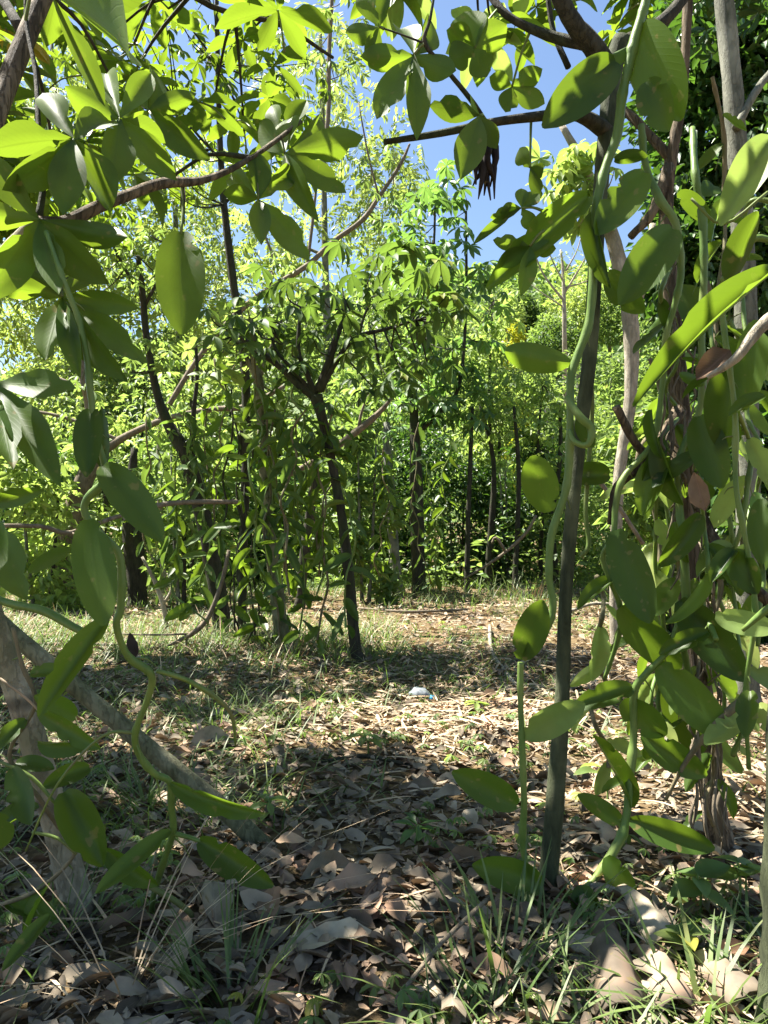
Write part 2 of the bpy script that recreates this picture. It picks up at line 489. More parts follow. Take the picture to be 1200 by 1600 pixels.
# soil
m, t, N, Lk = nmat('soil')
out = N.new('ShaderNodeOutputMaterial'); bs = N.new('ShaderNodeBsdfPrincipled'); tc = N.new('ShaderNodeTexCoord')
n1 = N.new('ShaderNodeTexNoise'); n1.inputs['Scale'].default_value = 34; n1.inputs['Detail'].default_value = 9; n1.inputs['Roughness'].default_value = .7
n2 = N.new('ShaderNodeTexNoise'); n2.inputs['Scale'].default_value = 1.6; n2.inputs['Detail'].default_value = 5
Lk.new(tc.outputs['Object'], n1.inputs['Vector']); Lk.new(tc.outputs['Object'], n2.inputs['Vector'])
r1 = N.new('ShaderNodeValToRGB'); r1.color_ramp.elements[0].color = (.055, .042, .03, 1); r1.color_ramp.elements[1].color = (.24, .18, .12, 1)
r1.color_ramp.elements[0].position = .35; r1.color_ramp.elements[1].position = .7
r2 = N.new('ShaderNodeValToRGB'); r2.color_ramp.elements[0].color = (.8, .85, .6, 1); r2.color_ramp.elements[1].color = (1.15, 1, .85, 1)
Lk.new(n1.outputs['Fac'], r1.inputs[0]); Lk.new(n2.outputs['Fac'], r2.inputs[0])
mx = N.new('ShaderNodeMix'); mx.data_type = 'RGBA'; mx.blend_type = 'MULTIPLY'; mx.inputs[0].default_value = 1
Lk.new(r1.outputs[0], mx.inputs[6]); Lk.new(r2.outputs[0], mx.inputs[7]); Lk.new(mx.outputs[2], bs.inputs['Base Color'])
bs.inputs['Roughness'].default_value = .95; bs.inputs['Specular IOR Level'].default_value = .1
bp = N.new('ShaderNodeBump'); bp.inputs['Strength'].default_value = .8; bp.inputs['Distance'].default_value = .02
Lk.new(n1.outputs['Fac'], bp.inputs['Height']); Lk.new(bp.outputs[0], bs.inputs['Normal']); Lk.new(bs.outputs[0], out.inputs[0])
M['soil'] = m

# plastic
m, t, N, Lk = nmat('clear_plastic')
out = N.new('ShaderNodeOutputMaterial'); bs = N.new('ShaderNodeBsdfPrincipled')
nz = N.new('ShaderNodeTexNoise'); nz.inputs['Scale'].default_value = 40
bp = N.new('ShaderNodeBump'); bp.inputs['Strength'].default_value = .5; Lk.new(nz.outputs['Fac'], bp.inputs['Height']); Lk.new(bp.outputs[0], bs.inputs['Normal'])
bs.inputs['Base Color'].default_value = (.42, .46, .50, 1); bs.inputs['Roughness'].default_value = .12; bs.inputs['Transmission Weight'].default_value = .55
Lk.new(bs.outputs[0], out.inputs[0]); M['clear_plastic'] = m
m, t, N, Lk = nmat('blue_plastic')
out = N.new('ShaderNodeOutputMaterial'); bs = N.new('ShaderNodeBsdfPrincipled')
nz = N.new('ShaderNodeTexNoise'); nz.inputs['Scale'].default_value = 60
rp = N.new('ShaderNodeValToRGB'); rp.color_ramp.elements[0].color = (.03, .28, .55, 1); rp.color_ramp.elements[1].color = (.06, .4, .68, 1)
Lk.new(nz.outputs['Fac'], rp.inputs[0]); Lk.new(rp.outputs[0], bs.inputs['Base Color'])
bs.inputs['Roughness'].default_value = .35
Lk.new(bs.outputs[0], out.inputs[0]); M['blue_plastic'] = m

# ------------------------------------------------------------------ shared leaf meshes
TV_VAN = [leaf_tpl('vanilla', 14, 4, fold=f, curl=c, wave=wv, seed=i, side=s_, nib=(0, 2, 1, 0, 2, 1)[i]) for i, (f, c, wv, s_) in enumerate(
    [(.10, -.10, .01, 0), (.14, -.18, .02, .05), (.06, -.05, .015, -.05), (.18, -.26, .02, .03), (.08, .06, .02, -.03), (.22, -.14, .03, 0)])]
TV_LFT = [leaf_tpl('leaflet', 10, 4, fold=f, curl=c, wave=wv, seed=i, nib=(0, 1, 2, 0, 1)[i]) for i, (f, c, wv) in enumerate(
    [(.08, -.10, .02), (.12, -.2, .03), (.05, -.04, .03), (.14, -.28, .02), (.1, -.14, .05)])]
TV_HRT = [leaf_tpl('heart', 6, 4, fold=.1, curl=c, seed=i) for i, c in enumerate((-.1, -.2, .05))]
TV_DEAD = [leaf_tpl('dead', 7, 4, fold=f, curl=c, wave=.06, twist=tw, seed=i + 3) for i, (f, c, tw) in enumerate(
    [(.12, .04, .2), (.2, -.14, -.3), (.08, .12, .3), (-.16, .1, .15), (.2, .14, -.2), (-.08, -.08, .25)])]
TV_DLOW = [leaf_tpl('dead', 4, 2, fold=f, curl=c, twist=tw, seed=i + 3) for i, (f, c, tw) in enumerate(
    [(.12, .03, .2), (.25, -.12, -.3), (.06, .1, .3), (-.15, .08, .1)])]
TV_LOW = [leaf_tpl('lance', 3, 2, fold=f, curl=c, seed=i) for i, (f, c) in enumerate([(.15, -.15), (.1, -.3), (.2, 0)])]
TV_TINY = [leaf_tpl('lance', 2, 2, fold=f, curl=c, seed=i) for i, (f, c) in enumerate([(.15, -.15), (.1, -.3), (.22, .05)])]
TV_VLOW = [leaf_tpl('vanilla', 4, 2, fold=f, curl=c, seed=i) for i, (f, c) in enumerate([(.15, -.15), (.1, -.3), (.2, 0)])]
TV_BLADE = [leaf_tpl('blade', 5, 1, fold=0, curl=c, seed=i, side=s_) for i, (c, s_) in enumerate([(-.25, .1), (-.5, -.1), (-.12, .15), (-.8, 0)])]
TV_PAL = [palmate_tpl(n, seed=n * 3 + i, droop=d_) for i, (n, d_) in enumerate([(5, .3), (6, .4), (7, .5), (6, .7), (5, .9), (7, .2)])]
TV_PIN = [pinnate_tpl(8, i, droop=d_) for i, d_ in enumerate((.5, .9, 1.3))]


def meshes(tpls, mat, name):
    return [mesh_np(name, V, F, M[mat], np.zeros(len(V)), U) for V, F, U in tpls]


ML = {}


def mset(kind, mat):
    k = (kind, mat)
    if k not in ML:
        tp = dict(van=TV_VAN, lft=TV_LFT, hrt=TV_HRT, dead=TV_DEAD, pal=TV_PAL)[kind]
        ML[k] = meshes(tp, mat, {'van': 'leaf', 'lft': 'leaflet', 'hrt': 'leaf', 'dead': 'dead_leaf', 'pal': 'leaf'}[kind])
    return ML[k]


RG = random.Random(11)
UPV = Vector((0, 0, 1))


def leaf_px(root, base, tip, wpx, kind='van', mat='leaf_vanilla', var=None, roll=None, name='leaf', parent=None, rng=RG):
    """leaf from (px,py,d) to (px,py,d) with an apparent width; its face turns towards the viewer's side, rolled by 'roll' degrees"""
    b, tp = P(*base), P(*tip)
    d = (base[2] + tip[2]) / 2
    ms = mset(kind, mat)
    me = ms[var % len(ms)] if var is not None else rng.choice(ms)
    y = (tp - b).normalized()
    view = (CAM - (b + tp) / 2).normalized()
    n = view - y * view.dot(y)
    n.normalize()
    if n.z < 0 and n.dot(UPV) < -.25: n = -n
    r = math.radians(roll if roll is not None else rng.uniform(-35, 35))
    n = Matrix.Rotation(r, 3, y) @ n
    W = wpx * d / FPX / max(.5, abs(math.cos(r)))
    return link(name, me, parent or root, inv(root) @ leafM(b, tp, n, W))


def rad(wpx, d):
    return wpx * d / FPX / 2


def px_tube(acc, pts, sides=8, n=4, bump=0, seed=0):
    """pts (px,py,d,width px)"""
    acc.tube([P(a, b, c) for a, b, c, _ in pts], [rad(w_, c) for a, b, c, w_ in pts], sides, n, bump, seed)


def petiole_obj(root, a, c, r=.0018):
    q = Acc()
    mid = (a + c) / 2 + Vector((0, 0, .10 * (c - a).length))
    q.tube([a, mid, c], [r * 1.3, r, r], 5, 3)
    return q.obj('leaf', M['petiole'], root)


def whorl(root, c, L, n=6, mat='leaf_tree', up=None, rng=RG, start=None, wr=.38, droop=.3, rot=None):
    """one fan-shaped compound leaf: petiole part with leaflet sub-parts"""
    up = up or Vector((rng.uniform(-.35, .35), rng.uniform(-.35, .35), 1)).normalized()
    if start is None:
        start = c - Vector((rng.uniform(-1, 1), rng.uniform(-1, 1), rng.uniform(-.1, .5))).normalized() * L * .9
    pet = petiole_obj(root, start, c, .0012 + L * .008)
    x = up.orthogonal().normalized()
    yv = up.cross(x)
    a0 = rng.random() * 6.28 if rot is None else rot
    ms = mset('lft', mat)
    for i in range(n):
        a = a0 + 2 * math.pi * i / n + rng.uniform(-.15, .15)
        rd = x * math.cos(a) + yv * math.sin(a)
        dp = droop * rng.uniform(.2, 1.6)
        dr = (rd * math.cos(dp) - up * math.sin(dp)).normalized()
        nr = (up * math.cos(dp) + rd * math.sin(dp) + Vector((rng.uniform(-.3, .3), rng.uniform(-.3, .3), 0)))
        l = L * rng.uniform(.72, 1.08)
        link('leaflet', rng.choice(ms), pet, inv(root) @ leafM(c, c + dr * l, nr, l * wr * rng.uniform(.9, 1.15)))
    return pet


def whorl_px(root, c, tips, mat='leaf_tree', start=None, rng=RG):
    """compound leaf with given leaflet tips: c (px,py,d); tips (px,py,d,wpx)"""
    cc = P(*c)
    st = P(*start) if start else cc + Vector((rng.uniform(-.02, .02), .04, -.05))
    pet = petiole_obj(root, st, cc, .0025)
    for q in tips:
        leaf_px(root, c, q[:3], q[3], 'lft', mat, roll=q[4] if len(q) > 4 else None, name='leaflet', parent=pet, rng=rng)
    return pet


def mass(acc, tpls, blobs, L, wr, rng, droop=.35, up=.8, hollow=.35, face=None):
    """scatters leaves inside ellipsoids: blobs (center, (rx,ry,rz), n)"""
    for c, r, n in blobs:
        q = rng.normal(size=(n, 3)); q /= np.linalg.norm(q, axis=1)[:, None]
        rr = (hollow + (1 - hollow) * rng.rand(n) ** .6)
        # lumpy outline
        lump = 1 + .25 * np.sin(q[:, 0] * 5 + c[0] * 3) * np.sin(q[:, 1] * 4 + c[1]) + .2 * np.sin(q[:, 2] * 7 + c[2] * 5)
        pos = np.array(c)[None] + q * (rr * lump)[:, None] * np.array(r)[None]
        dr = q * np.array([1, 1, .5]) + rng.normal(size=(n, 3)) * .6
        dr[:, 2] -= droop
        nr = rng.normal(size=(n, 3)) * .55
        nr[:, 2] += up
        ll = L * rng.uniform(.6, 1.15, n)
        pos = pos - dr / np.linalg.norm(dr, axis=1)[:, None] * ll[:, None] * .4
        pos[:, 2] = np.maximum(pos[:, 2], .02 + ll * .3)
        scatter(acc, tpls, pos, dr, nr, ll, ll * wr * rng.uniform(.85, 1.2, n), rng.rand(n), rng)


# ------------------------------------------------------------------ the ground
xs = np.concatenate([np.linspace(-400, -12, 14), np.linspace(-9, 9, 121), np.linspace(12, 400, 14)])
ys = np.concatenate([np.linspace(-60, -3, 6), np.linspace(-1.5, 12, 110), np.linspace(13, 40, 20), np.linspace(60, 500, 8)])
V = np.array([(x, y, gz(x, min(y, 30)) + (0.004 * math.sin(31 * x + 3 * y) * math.sin(27 * y) if abs(x) < 9 and -1.5 < y < 12 else 0)) for y in ys for x in xs])
nx = len(xs)
F = np.array([(j * nx + i, j * nx + i + 1, (j + 1) * nx + i + 1, (j + 1) * nx + i) for j in range(len(ys) - 1) for i in range(nx - 1)])
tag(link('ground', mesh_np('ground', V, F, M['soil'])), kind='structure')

# a wooded hillside far behind on the right
hx = np.linspace(-120, 160, 60); hy = np.linspace(50, 170, 30)


def hill_z(x, y):
    s = max(0, min(1, (y - 50) / 70))
    return 1.6 + s * s * (3 - 2 * s) * (34 + 6 * math.sin(x * .03 + 1) - .0009 * (x - 40) ** 2)


V = np.array([(x, y, hill_z(x, y) - 1.2) for y in hy for x in hx])
nx = len(hx)
F = np.array([(j * nx + i, j * nx + i + 1, (j + 1) * nx + i + 1, (j + 1) * nx + i) for j in range(len(hy) - 1) for i in range(nx - 1)])
tag(link('hillside', mesh_np('hillside', V, F, M['leaf_mid'], np.full(len(V), .3))), kind='structure')


# ------------------------------------------------------------------ trees and vines: builders
def pal_place(root, pos, L, ms, rng, upw=1.0, droopdir=None):
    """a whole fan leaf as one part"""
    a = rng.uniform(0, 6.28)
    dr = Vector((math.cos(a), math.sin(a), rng.uniform(-.5, .2)))
    nr = Vector((rng.gauss(0, .4), rng.gauss(0, .4), upw))
    l = L * rng.uniform(.7, 1.15)
    return link('leaf', rng.choice(ms), root, inv(root) @ leafM(pos, pos + dr.normalized() * l, nr, l))


def tree(name, label, base, trunk, branches=(), bark='bark_dark', blobs=(), kind='pal', mat='leaf_mid', L=.12, wr=.4,
         seed=0, cat='tree', bump=.06, tw=True, leafname='leaf', droop=.35, sides=10, fmat=None):
    """base (px,py) on the ground; trunk [(px,py,d,w)], d=None keeps the base's depth; blobs [(cx,cy,rx,ry,d,rd,n_parts,n_mass)]"""
    rng = random.Random(seed); nrg = np.random.RandomState(seed)
    g = G(*base)
    d0 = (g - CAM).dot(FW)
    root = thing(name, g, label, cat)
    fix = lambda L_: [(a, b, d0 if c is None else c, w_) for a, b, c, w_ in L_]
    tr = fix(trunk)
    q = Acc()
    pts = [g - Vector((0, 0, .04)), g + Vector((0, 0, .03))] + [P(a, b, c) for a, b, c, _ in tr]
    w0 = tr[0][3]
    rr = [rad(w0 * 1.3, d0), rad(w0 * 1.12, d0)] + [rad(w_, c) for a, b, c, w_ in tr]
    q.tube(pts, rr, sides, 5, bump, seed)
    q.obj('trunk', M[bark], root)
    nodes = list(pts[2:])
    for i, b in enumerate(branches):
        q = Acc()
        bb = fix(b)
        bp_ = [P(x, y, c) for x, y, c, _ in bb]
        q.tube(bp_, [rad(w_, c) for x, y, c, w_ in bb], 7, 4, bump, seed + i)
        q.obj('branch', M[bark], root)
        nodes += [Vector(v) for v in crom([tuple(p) for p in bp_], 3)]
    if kind == 'pal': ms, tp = mset('pal', mat), TV_PAL
    elif kind == 'van': ms, tp = mset('van', mat), TV_VLOW
    elif kind == 'hrt': ms, tp = mset('hrt', mat), TV_HRT
    elif kind == 'lft': ms, tp = mset('lft', mat), TV_LOW
    elif kind == 'low': ms, tp = None, TV_TINY
    else: ms, tp = None, TV_PIN
    twg = Acc(); fol = Acc()
    for cx, cy, rx, ry, d, rd, n1, n2 in blobs:
        d = d0 if d is None else d
        c = P(cx, cy, d); R_ = (rx * d / FPX, rd, ry * d / FPX)
        for i in range(n1):
            while True:
                v = Vector((rng.uniform(-1, 1), rng.uniform(-1, 1), rng.uniform(-1, 1)))
                if v.length < 1: break
            p = c + Vector((v.x * R_[0], v.y * R_[1], v.z * R_[2]))
            if kind == 'pal':
                pal_place(root, p, L, ms, rng)
            else:
                a = rng.uniform(0, 6.28)
                dr = Vector((math.cos(a), math.sin(a), rng.uniform(-.9, .3))).normalized()
                l = L * rng.uniform(.7, 1.15)
                link('leaf', rng.choice(ms), root, inv(root) @ leafM(p, p + dr * l, Vector((rng.gauss(0, .45), rng.gauss(0, .45), 1)), l * wr))
            if tw and (i % 3 == 0):
                nb = min(nodes, key=lambda k: (k - p).length)
                mid = (nb + p) / 2 + Vector((rng.uniform(-.1, .1), rng.uniform(-.1, .1), -.1)) * (p - nb).length
                twg.tube([nb, mid, p], [.006, .004, .002], 5, 3, 0, i)
        if n2:
            mass(fol, tp, [(c, R_, n2)], L, wr if kind != 'pal' and kind != 'pin' else 1.0, nrg, droop=droop)
    if twg.n: twg.obj('twigs', M[bark], root, kind='stuff')
    if fol.n: fol.obj('foliage', M[fmat or mat], root, kind='stuff')
    return root


def vine(name, label, pts, stem='stem_green', leaves=(), auto=0.0, L=.13, wr=.36, seed=0, mat='leaf_vanilla', extra=(), cat='vine', ground=False, start=.08, sides=8):
    """climbing vine: stem [(px,py,d,w)], leaves [(base, tip, w, ...)] explicit, or alternate leaves every 'auto' metres"""
    rng = random.Random(seed)
    low = max(pts, key=lambda p: p[1])
    root = thing(name, P(*low[:3]), label, cat)
    S0 = crom([(*P(a, b, c), rad(w_ * .84, c)) for a, b, c, w_ in pts], 9)
    arc, r2, k0 = 0, [], .05
    rl = Acc()
    for i in range(len(S0)):
        if i: arc += np.linalg.norm(S0[i, :3] - S0[i - 1, :3])
        ph = ((arc + .03 * math.sin(arc * 17 + seed)) % .105) - .0525
        r2.append(S0[i, 3] * (.9 + .2 * math.exp(-(ph / .011) ** 2) + .06 * math.sin(arc * 41 + seed)))
        if arc > k0 and pts[0][2] < 1.9:
            k0 = arc + rng.uniform(.05, .13)
            p_ = Vector(S0[i, :3]); dv = Vector((rng.uniform(-1, 1), rng.uniform(-.2, 1), rng.uniform(-1.2, .2))).normalized()
            l_ = rng.uniform(.015, .05)
            rl.tube([p_, p_ + dv * l_ * .5 + Vector((0, 0, -.003)), p_ + dv * l_ * .8 + Vector((0, 0, -l_ * .35))], [.0018, .0013, .0006], 5, 2, 0, i)
    q = Acc(); q.tube([Vector(v[:3]) for v in S0], r2, sides, 1, .04, seed); q.obj('stem', M[stem], root)
    if rl.n: rl.obj('rootlets', M['petiole'], root, kind='stuff')
    for e in extra:
        q = Acc(); px_tube(q, e[1], 6, 4, .05, seed); q.obj(e[0], M[e[2] if len(e) > 2 else stem], root)
    for lf in leaves:
        leaf_px(root, lf[0], lf[1], lf[2], 'van', lf[4] if len(lf) > 4 and lf[4] else mat, lf[5] if len(lf) > 5 else None, lf[3] if len(lf) > 3 else None, rng=rng)
    if auto:
        S = crom([tuple(P(a, b, c)) for a, b, c, _ in pts], 12)
        acc_l, side, nxt = 0, 1, start
        ms = mset('van', mat)
        for i in range(1, len(S)):
            acc_l += np.linalg.norm(S[i] - S[i - 1])
            if acc_l > nxt:
                nxt = acc_l + auto * rng.uniform(.75, 1.3)
                p = Vector(S[i]); tdir = Vector(S[i] - S[i - 1]).normalized()
                a = rng.uniform(-1.2, 1.2) + (0 if side > 0 else math.pi)
                dr = Vector((math.cos(a), math.sin(a) * .9, rng.choice((-.2, -.7, -1.3, -2)) + rng.uniform(-.3, .4))).normalized()
                l = L * rng.uniform(.7, 1.15)
                nr = Vector((rng.gauss(0, .6), rng.gauss(-.5, .6), .8))
                link('leaf', rng.choice(ms), root, inv(root) @ leafM(p + dr * .008, p + dr * l, nr, l * wr))
                side = -side
    return root


# ------------------------------------------------------------------ near-left tree with fan leaves over the camera
rng = random.Random(5)
g = G(140, 1440)
tl = thing('fan_leaf_tree', g, 'nearest tree on the left with ringed pale trunk and big dark fan leaves overhead', 'tree')
q = Acc()
tp = [g - Vector((0, 0, .05)), P(110, 1370, 1.36), P(50, 1150, 1.32), P(5, 1020, 1.30), P(-55, 830, 1.26), P(-85, 620, 1.2), P(-50, 480, 1.16), P(5, 410, 1.12), P(58, 350, 1.1)]
q.tube(tp, [rad(54, 1.36), rad(45, 1.36), rad(40, 1.32), rad(37, 1.3), rad(40, 1.26), rad(38, 1.2), rad(36, 1.16), rad(34, 1.12), rad(28, 1.1)], 14, 5, .04, 3)
q.obj('trunk', M['bark_pale'], tl)
br = [[(50, 352, 1.1, 30), (100, 348, 1.12, 22), (150, 325, 1.16, 20), (205, 303, 1.22, 18), (255, 286, 1.28, 17), (310, 283, 1.36, 13), (360, 265, 1.45, 10), (410, 235, 1.55, 8), (470, 190, 1.7, 6)],
      [(60, 345, 1.1, 12), (68, 280, 1.12, 9), (60, 190, 1.15, 8), (55, 110, 1.2, 7), (40, 20, 1.25, 6), (45, -120, 1.3, 6)],
      [(-60, 560, 1.18, 40), (-40, 300, 1.25, 34), (40, 60, 1.4, 30), (150, -150, 1.6, 24), (330, -330, 1.9, 18)],
      [(150, -150, 1.6, 18), (240, -60, 1.75, 12), (330, 10, 1.95, 9), (440, 40, 2.1, 7), (520, 90, 2.3, 5)],
      [(40, 60, 1.4, 18), (-20, -60, 1.5, 14), (-60, -260, 1.6, 12)],
      [(65, 350, 1.1, 8), (85, 400, 1.1, 6), (97, 463, 1.1, 5)],
      [(-20, 430, 1.14, 14), (-15, 520, 1.1, 10), (-8, 600, 1.05, 7)]]
nodesL = []
for i, b in enumerate(br):
    q = Acc(); px_tube(q, b, 8, 4, .05, i); q.obj('branch', M['bark_brown' if i in (0, 2) else 'bark_dark'], tl)
    nodesL += [Vector(v) for v in crom([tuple(P(a, b_, c)) for a, b_, c, _ in b], 3)]
# the leaves one can pick apart in the photograph: hub, then leaflet tips with widths
whorl_px(tl, (187, 185, 1.2), [(105, 148, 1.18, 46), (150, 78, 1.25, 42), (180, 276, 1.14, 52), (270, 275, 1.2, 44), (252, 215, 1.28, 38), (240, 105, 1.27, 40)], start=(150, 327, 1.16))
whorl_px(tl, (115, 217, 1.12), [(-25, 222, 1.08, 52), (98, 325, 1.06, 58), (190, 325, 1.16, 52), (60, 130, 1.15, 46), (180, 170, 1.2, 44), (20, 300, 1.05, 50)], start=(100, 346, 1.12))
whorl_px(tl, (62, 343, 1.08), [(-30, 240, 1.06, 50), (-60, 330, 1.02, 46), (208, 382, 1.1, 44), (152, 440, 1.05, 56), (-20, 470, .99, 58), (90, 455, 1.0, 46)], start=(58, 352, 1.1))
whorl_px(tl, (97, 464, 1.08), [(212, 480, 1.06, 38), (228, 565, 1.02, 44), (172, 588, 1.0, 44), (118, 578, .98, 34), (68, 560, 1.0, 46), (-20, 440, 1.05, 40), (20, 400, 1.08, 34), (150, 410, 1.14, 34)], start=(93, 440, 1.1))
whorl_px(tl, (404, 311, 1.5), [(482, 405, 1.42, 44), (405, 232, 1.52, 40), (350, 300, 1.5, 32), (408, 372, 1.4, 36), (345, 255, 1.55, 36), (470, 255, 1.6, 34)], start=(395, 245, 1.52))
whorl_px(tl, (445, 240, 1.62), [(568, 215, 1.6, 50), (540, 300, 1.58, 40), (475, 320, 1.52, 38), (400, 190, 1.66, 40), (450, 175, 1.7, 42), (530, 180, 1.72, 40)], start=(440, 215, 1.62))
whorl_px(tl, (232, 172, 1.5), [(312, 243, 1.46, 46), (200, 108, 1.52, 44), (252, 100, 1.55, 36), (300, 150, 1.55, 34), (190, 225, 1.45, 36)], start=(255, 280, 1.3))
whorl_px(tl, (440, 205, 1.8), [(505, 245, 1.78, 30), (400, 250, 1.75, 32), (420, 160, 1.82, 30), (480, 150, 1.85, 30)], start=(470, 190, 1.7))
whorl_px(tl, (80, -8, .80), [(262, 62, .74, 100), (168, 165, .86, 34), (120, -120, .78, 66), (260, -40, .8, 74)], start=(40, 30, 1.22))
leaf_px(tl, (283, 362, 1.3), (280, 518, 1.24), 78, 'van', 'leaf_tree', 2, 5)
q = Acc(); px_tube(q, [(283, 284, 1.33, 5), (286, 320, 1.32, 4), (283, 366, 1.3, 5)], 6, 3); q.obj('leaf_stalk', M['petiole'], tl)
whorl_px(tl, (-8, 598, 1.02), [(116, 604, .98, 46), (86, 735, .92, 58), (20, 728, .9, 46), (-90, 690, .95, 50), (70, 690, 1.05, 30)], start=(-8, 595, 1.05))
whorl_px(tl, (-30, 790, 1.0), [(62, 768, .96, 30), (38, 935, .9, 62), (-60, 900, .92, 50)], start=(-60, 780, 1.24))
# the rest of the crown in view
L0 = 0
for i in range(58):
    px_, py_ = rng.uniform(-60, 560), rng.uniform(-160, 290)
    d = rng.uniform(1.6, 2.3)
    if px_ > 480 and py_ > 120: continue
    if px_ > 330 and py_ < -20: continue
    c = P(px_, py_, d)
    nb = min(nodesL, key=lambda k: (k - c).length)
    st = nb.lerp(c, .7) + Vector((0, 0, -.02))
    if i % 2 == 0:
        q = Acc(); q.tube([nb, nb.lerp(st, .5) + Vector((0, 0, .03)), st], [.006, .004, .003], 6, 3); q.obj('twig', M['bark_dark'], tl)
    whorl(tl, c, rng.uniform(.11, .15), rng.choice((5, 6, 6)), 'leaf_old' if i in (7, 23) else 'leaf_tree', rng=rng, start=st)
# mostly unseen crown added above the picture, clumps shaped to cast shade
nr_ = np.random.RandomState(3)
fol = Acc()
mass(fol, TV_PAL, [((-2.05, 2.05, 2.5), (.8, .9, .35), 580), ((-1.3, 1.6, 2.2), (.25, .4, .18), 80), ((-2.6, 3.9, 2.7), (1.25, 1.2, .35), 900), ((-1.45, 2.5, 3.1), (.5, .6, .22), 170), ((-1.9, .5, 2.4), (1.1, .8, .35), 260)], .15, 1.0, nr_, hollow=.05)
fol.obj('foliage', M['leaf_tree'], tl, kind='stuff')
q = Acc()
q.tube([P(330, -330, 1.9), Vector((-.5, 1.5, 2.5)), Vector((-.4, 1.0, 2.7))], [.014, .01, .006], 7)
q.tube([P(-60, -260, 1.6), Vector((-1.4, 1.6, 2.5)), Vector((-2.2, 2.0, 2.8))], [.012, .009, .006], 7)
q.obj('branch', M['bark_dark'], tl)

# leaning pole across the lower left
q = Acc()
pb = G(425, 1322)
pts = [P(-70, 905, 1.52), P(10, 982, 1.55), P(120, 1075, 1.58), P(240, 1175, 1.6), P(350, 1265, 1.62), pb - Vector((0, 0, .02))]
lp = thing('leaning_pole', pb, 'smooth grey-green branch leaning from the left edge down to the litter', 'branch')
q.tube(pts, [.017, .0175, .018, .019, .020, .022], 12, 5, .04, 2)
q.obj('pole', M['bark_green'], lp)

# vanilla vine on the left
D1 = 1.02
vl = vine('vanilla_vine', 'left foreground vanilla vine zigzagging down with a broad leaf hanging at mid height',
          [(72, 362, 1.05, 10), (100, 440, D1, 11), (125, 505, D1, 12), (136, 560, D1, 13), (142, 620, D1, 13), (150, 680, D1, 14), (163, 725, D1, 14), (163, 752, D1, 15), (136, 780, D1, 15), (134, 805, D1, 15),
           (160, 838, D1, 16), (187, 870, D1, 16), (189, 945, D1, 16), (182, 978, D1, 16), (200, 1025, 1.04, 15), (236, 1054, 1.06, 15), (231, 1092, 1.08, 14), (212, 1142, 1.1, 14), (216, 1176, 1.12, 14), (240, 1208, 1.14, 15),
           (265, 1222, 1.16, 15), (268, 1262, 1.18, 14), (270, 1302, 1.2, 14), (254, 1352, 1.24, 14), (240, 1400, 1.3, 12), (235, 1452, 1.36, 10)],
          leaves=[((142, 640, D1), (134, 738, .96), 44, 10), ((160, 640, 1.06), (160, 735, 1.02), 26, 40), ((161, 728, 1.0), (251, 838, .94), 58, -8, None, 0), ((138, 812, .99), (158, 976, .93), 66, 4, None, 2),
                  ((112, 858, 1.03), (42, 892, 1.0), 24, 45), ((168, 968, 1.0), (56, 1112, .92), 42, 20, None, 1), ((268, 1222, 1.15), (402, 1282, 1.12), 30, 30, None, 1), ((266, 1298, 1.18), (148, 1392, 1.1), 30, 25),
                  ((312, 1314, 1.18), (418, 1382, 1.12), 46, 10), ((100, 1238, 1.15), (158, 1350, 1.1), 60, 0), ((165, 1328, 1.22), (238, 1388, 1.2), 34, 20), ((62, 1112, 1.15), (162, 1168, 1.12), 30, 30),
                  ((60, 1158, 1.2), (142, 1166, 1.18), 22, 45), ((78, 1430, 1.05), (4, 1512, .98), 24, 20), ((0, 1270, 1.0), (-20, 1330, 1.0), 60, 0), ((20, 1200, 1.1), (50, 1290, 1.05), 40, 20),
                  ((118, 1120, 1.2), (60, 1090, 1.15), 34, 10), ((140, 1200, 1.25), (70, 1225, 1.2), 32, 15)],
          extra=[('aerial_root', [(245, 1048, 1.06, 7), (290, 1062, 1.08, 8), (335, 1088, 1.1, 8), (362, 1118, 1.12, 7), (368, 1165, 1.15, 3)], 'petiole'),
                 ('aerial_root', [(215, 1145, 1.1, 6), (160, 1150, 1.1, 5), (90, 1225, 1.1, 4), (40, 1330, 1.12, 3)], 'petiole'),
                 ('leaf_stalk', [(270, 1302, 1.2, 8), (295, 1308, 1.19, 7), (314, 1315, 1.18, 6)]),
                 ('runner', [(235, 1385, 1.24, 10), (290, 1420, 1.26, 9), (330, 1470, 1.3, 9), (350, 1520, 1.32, 8), (352, 1570, 1.34, 6)], 'petiole'),
                 ('side_stem', [(-30, 925, 1.08, 13), (15, 943, 1.06, 13), (70, 955, 1.04, 14), (125, 985, 1.02, 12), (160, 990, 1.0, 7)])], seed=4)
vine('vanilla_vine', 'green vine tangle against the ringed trunk at the far left edge',
     [(20, 980, 1.2, 8), (35, 1040, 1.2, 9), (55, 1100, 1.2, 9), (15, 1180, 1.2, 9), (60, 1245, 1.22, 9), (90, 1290, 1.25, 9), (118, 1330, 1.25, 8), (60, 1390, 1.25, 8), (-20, 1420, 1.25, 7)],
     stem='stem_dry', auto=.09, L=.10, wr=.4, seed=9,
     extra=[('aerial_root', [(0, 1060, 1.18, 4), (40, 1090, 1.18, 4), (70, 1120, 1.18, 4)], 'straw'), ('aerial_root', [(0, 1190, 1.15, 5), (50, 1215, 1.15, 6), (90, 1260, 1.15, 5)], 'petiole'),
            ('aerial_root', [(50, 1300, 1.15, 5), (90, 1310, 1.15, 5), (120, 1335, 1.15, 5)], 'petiole')])

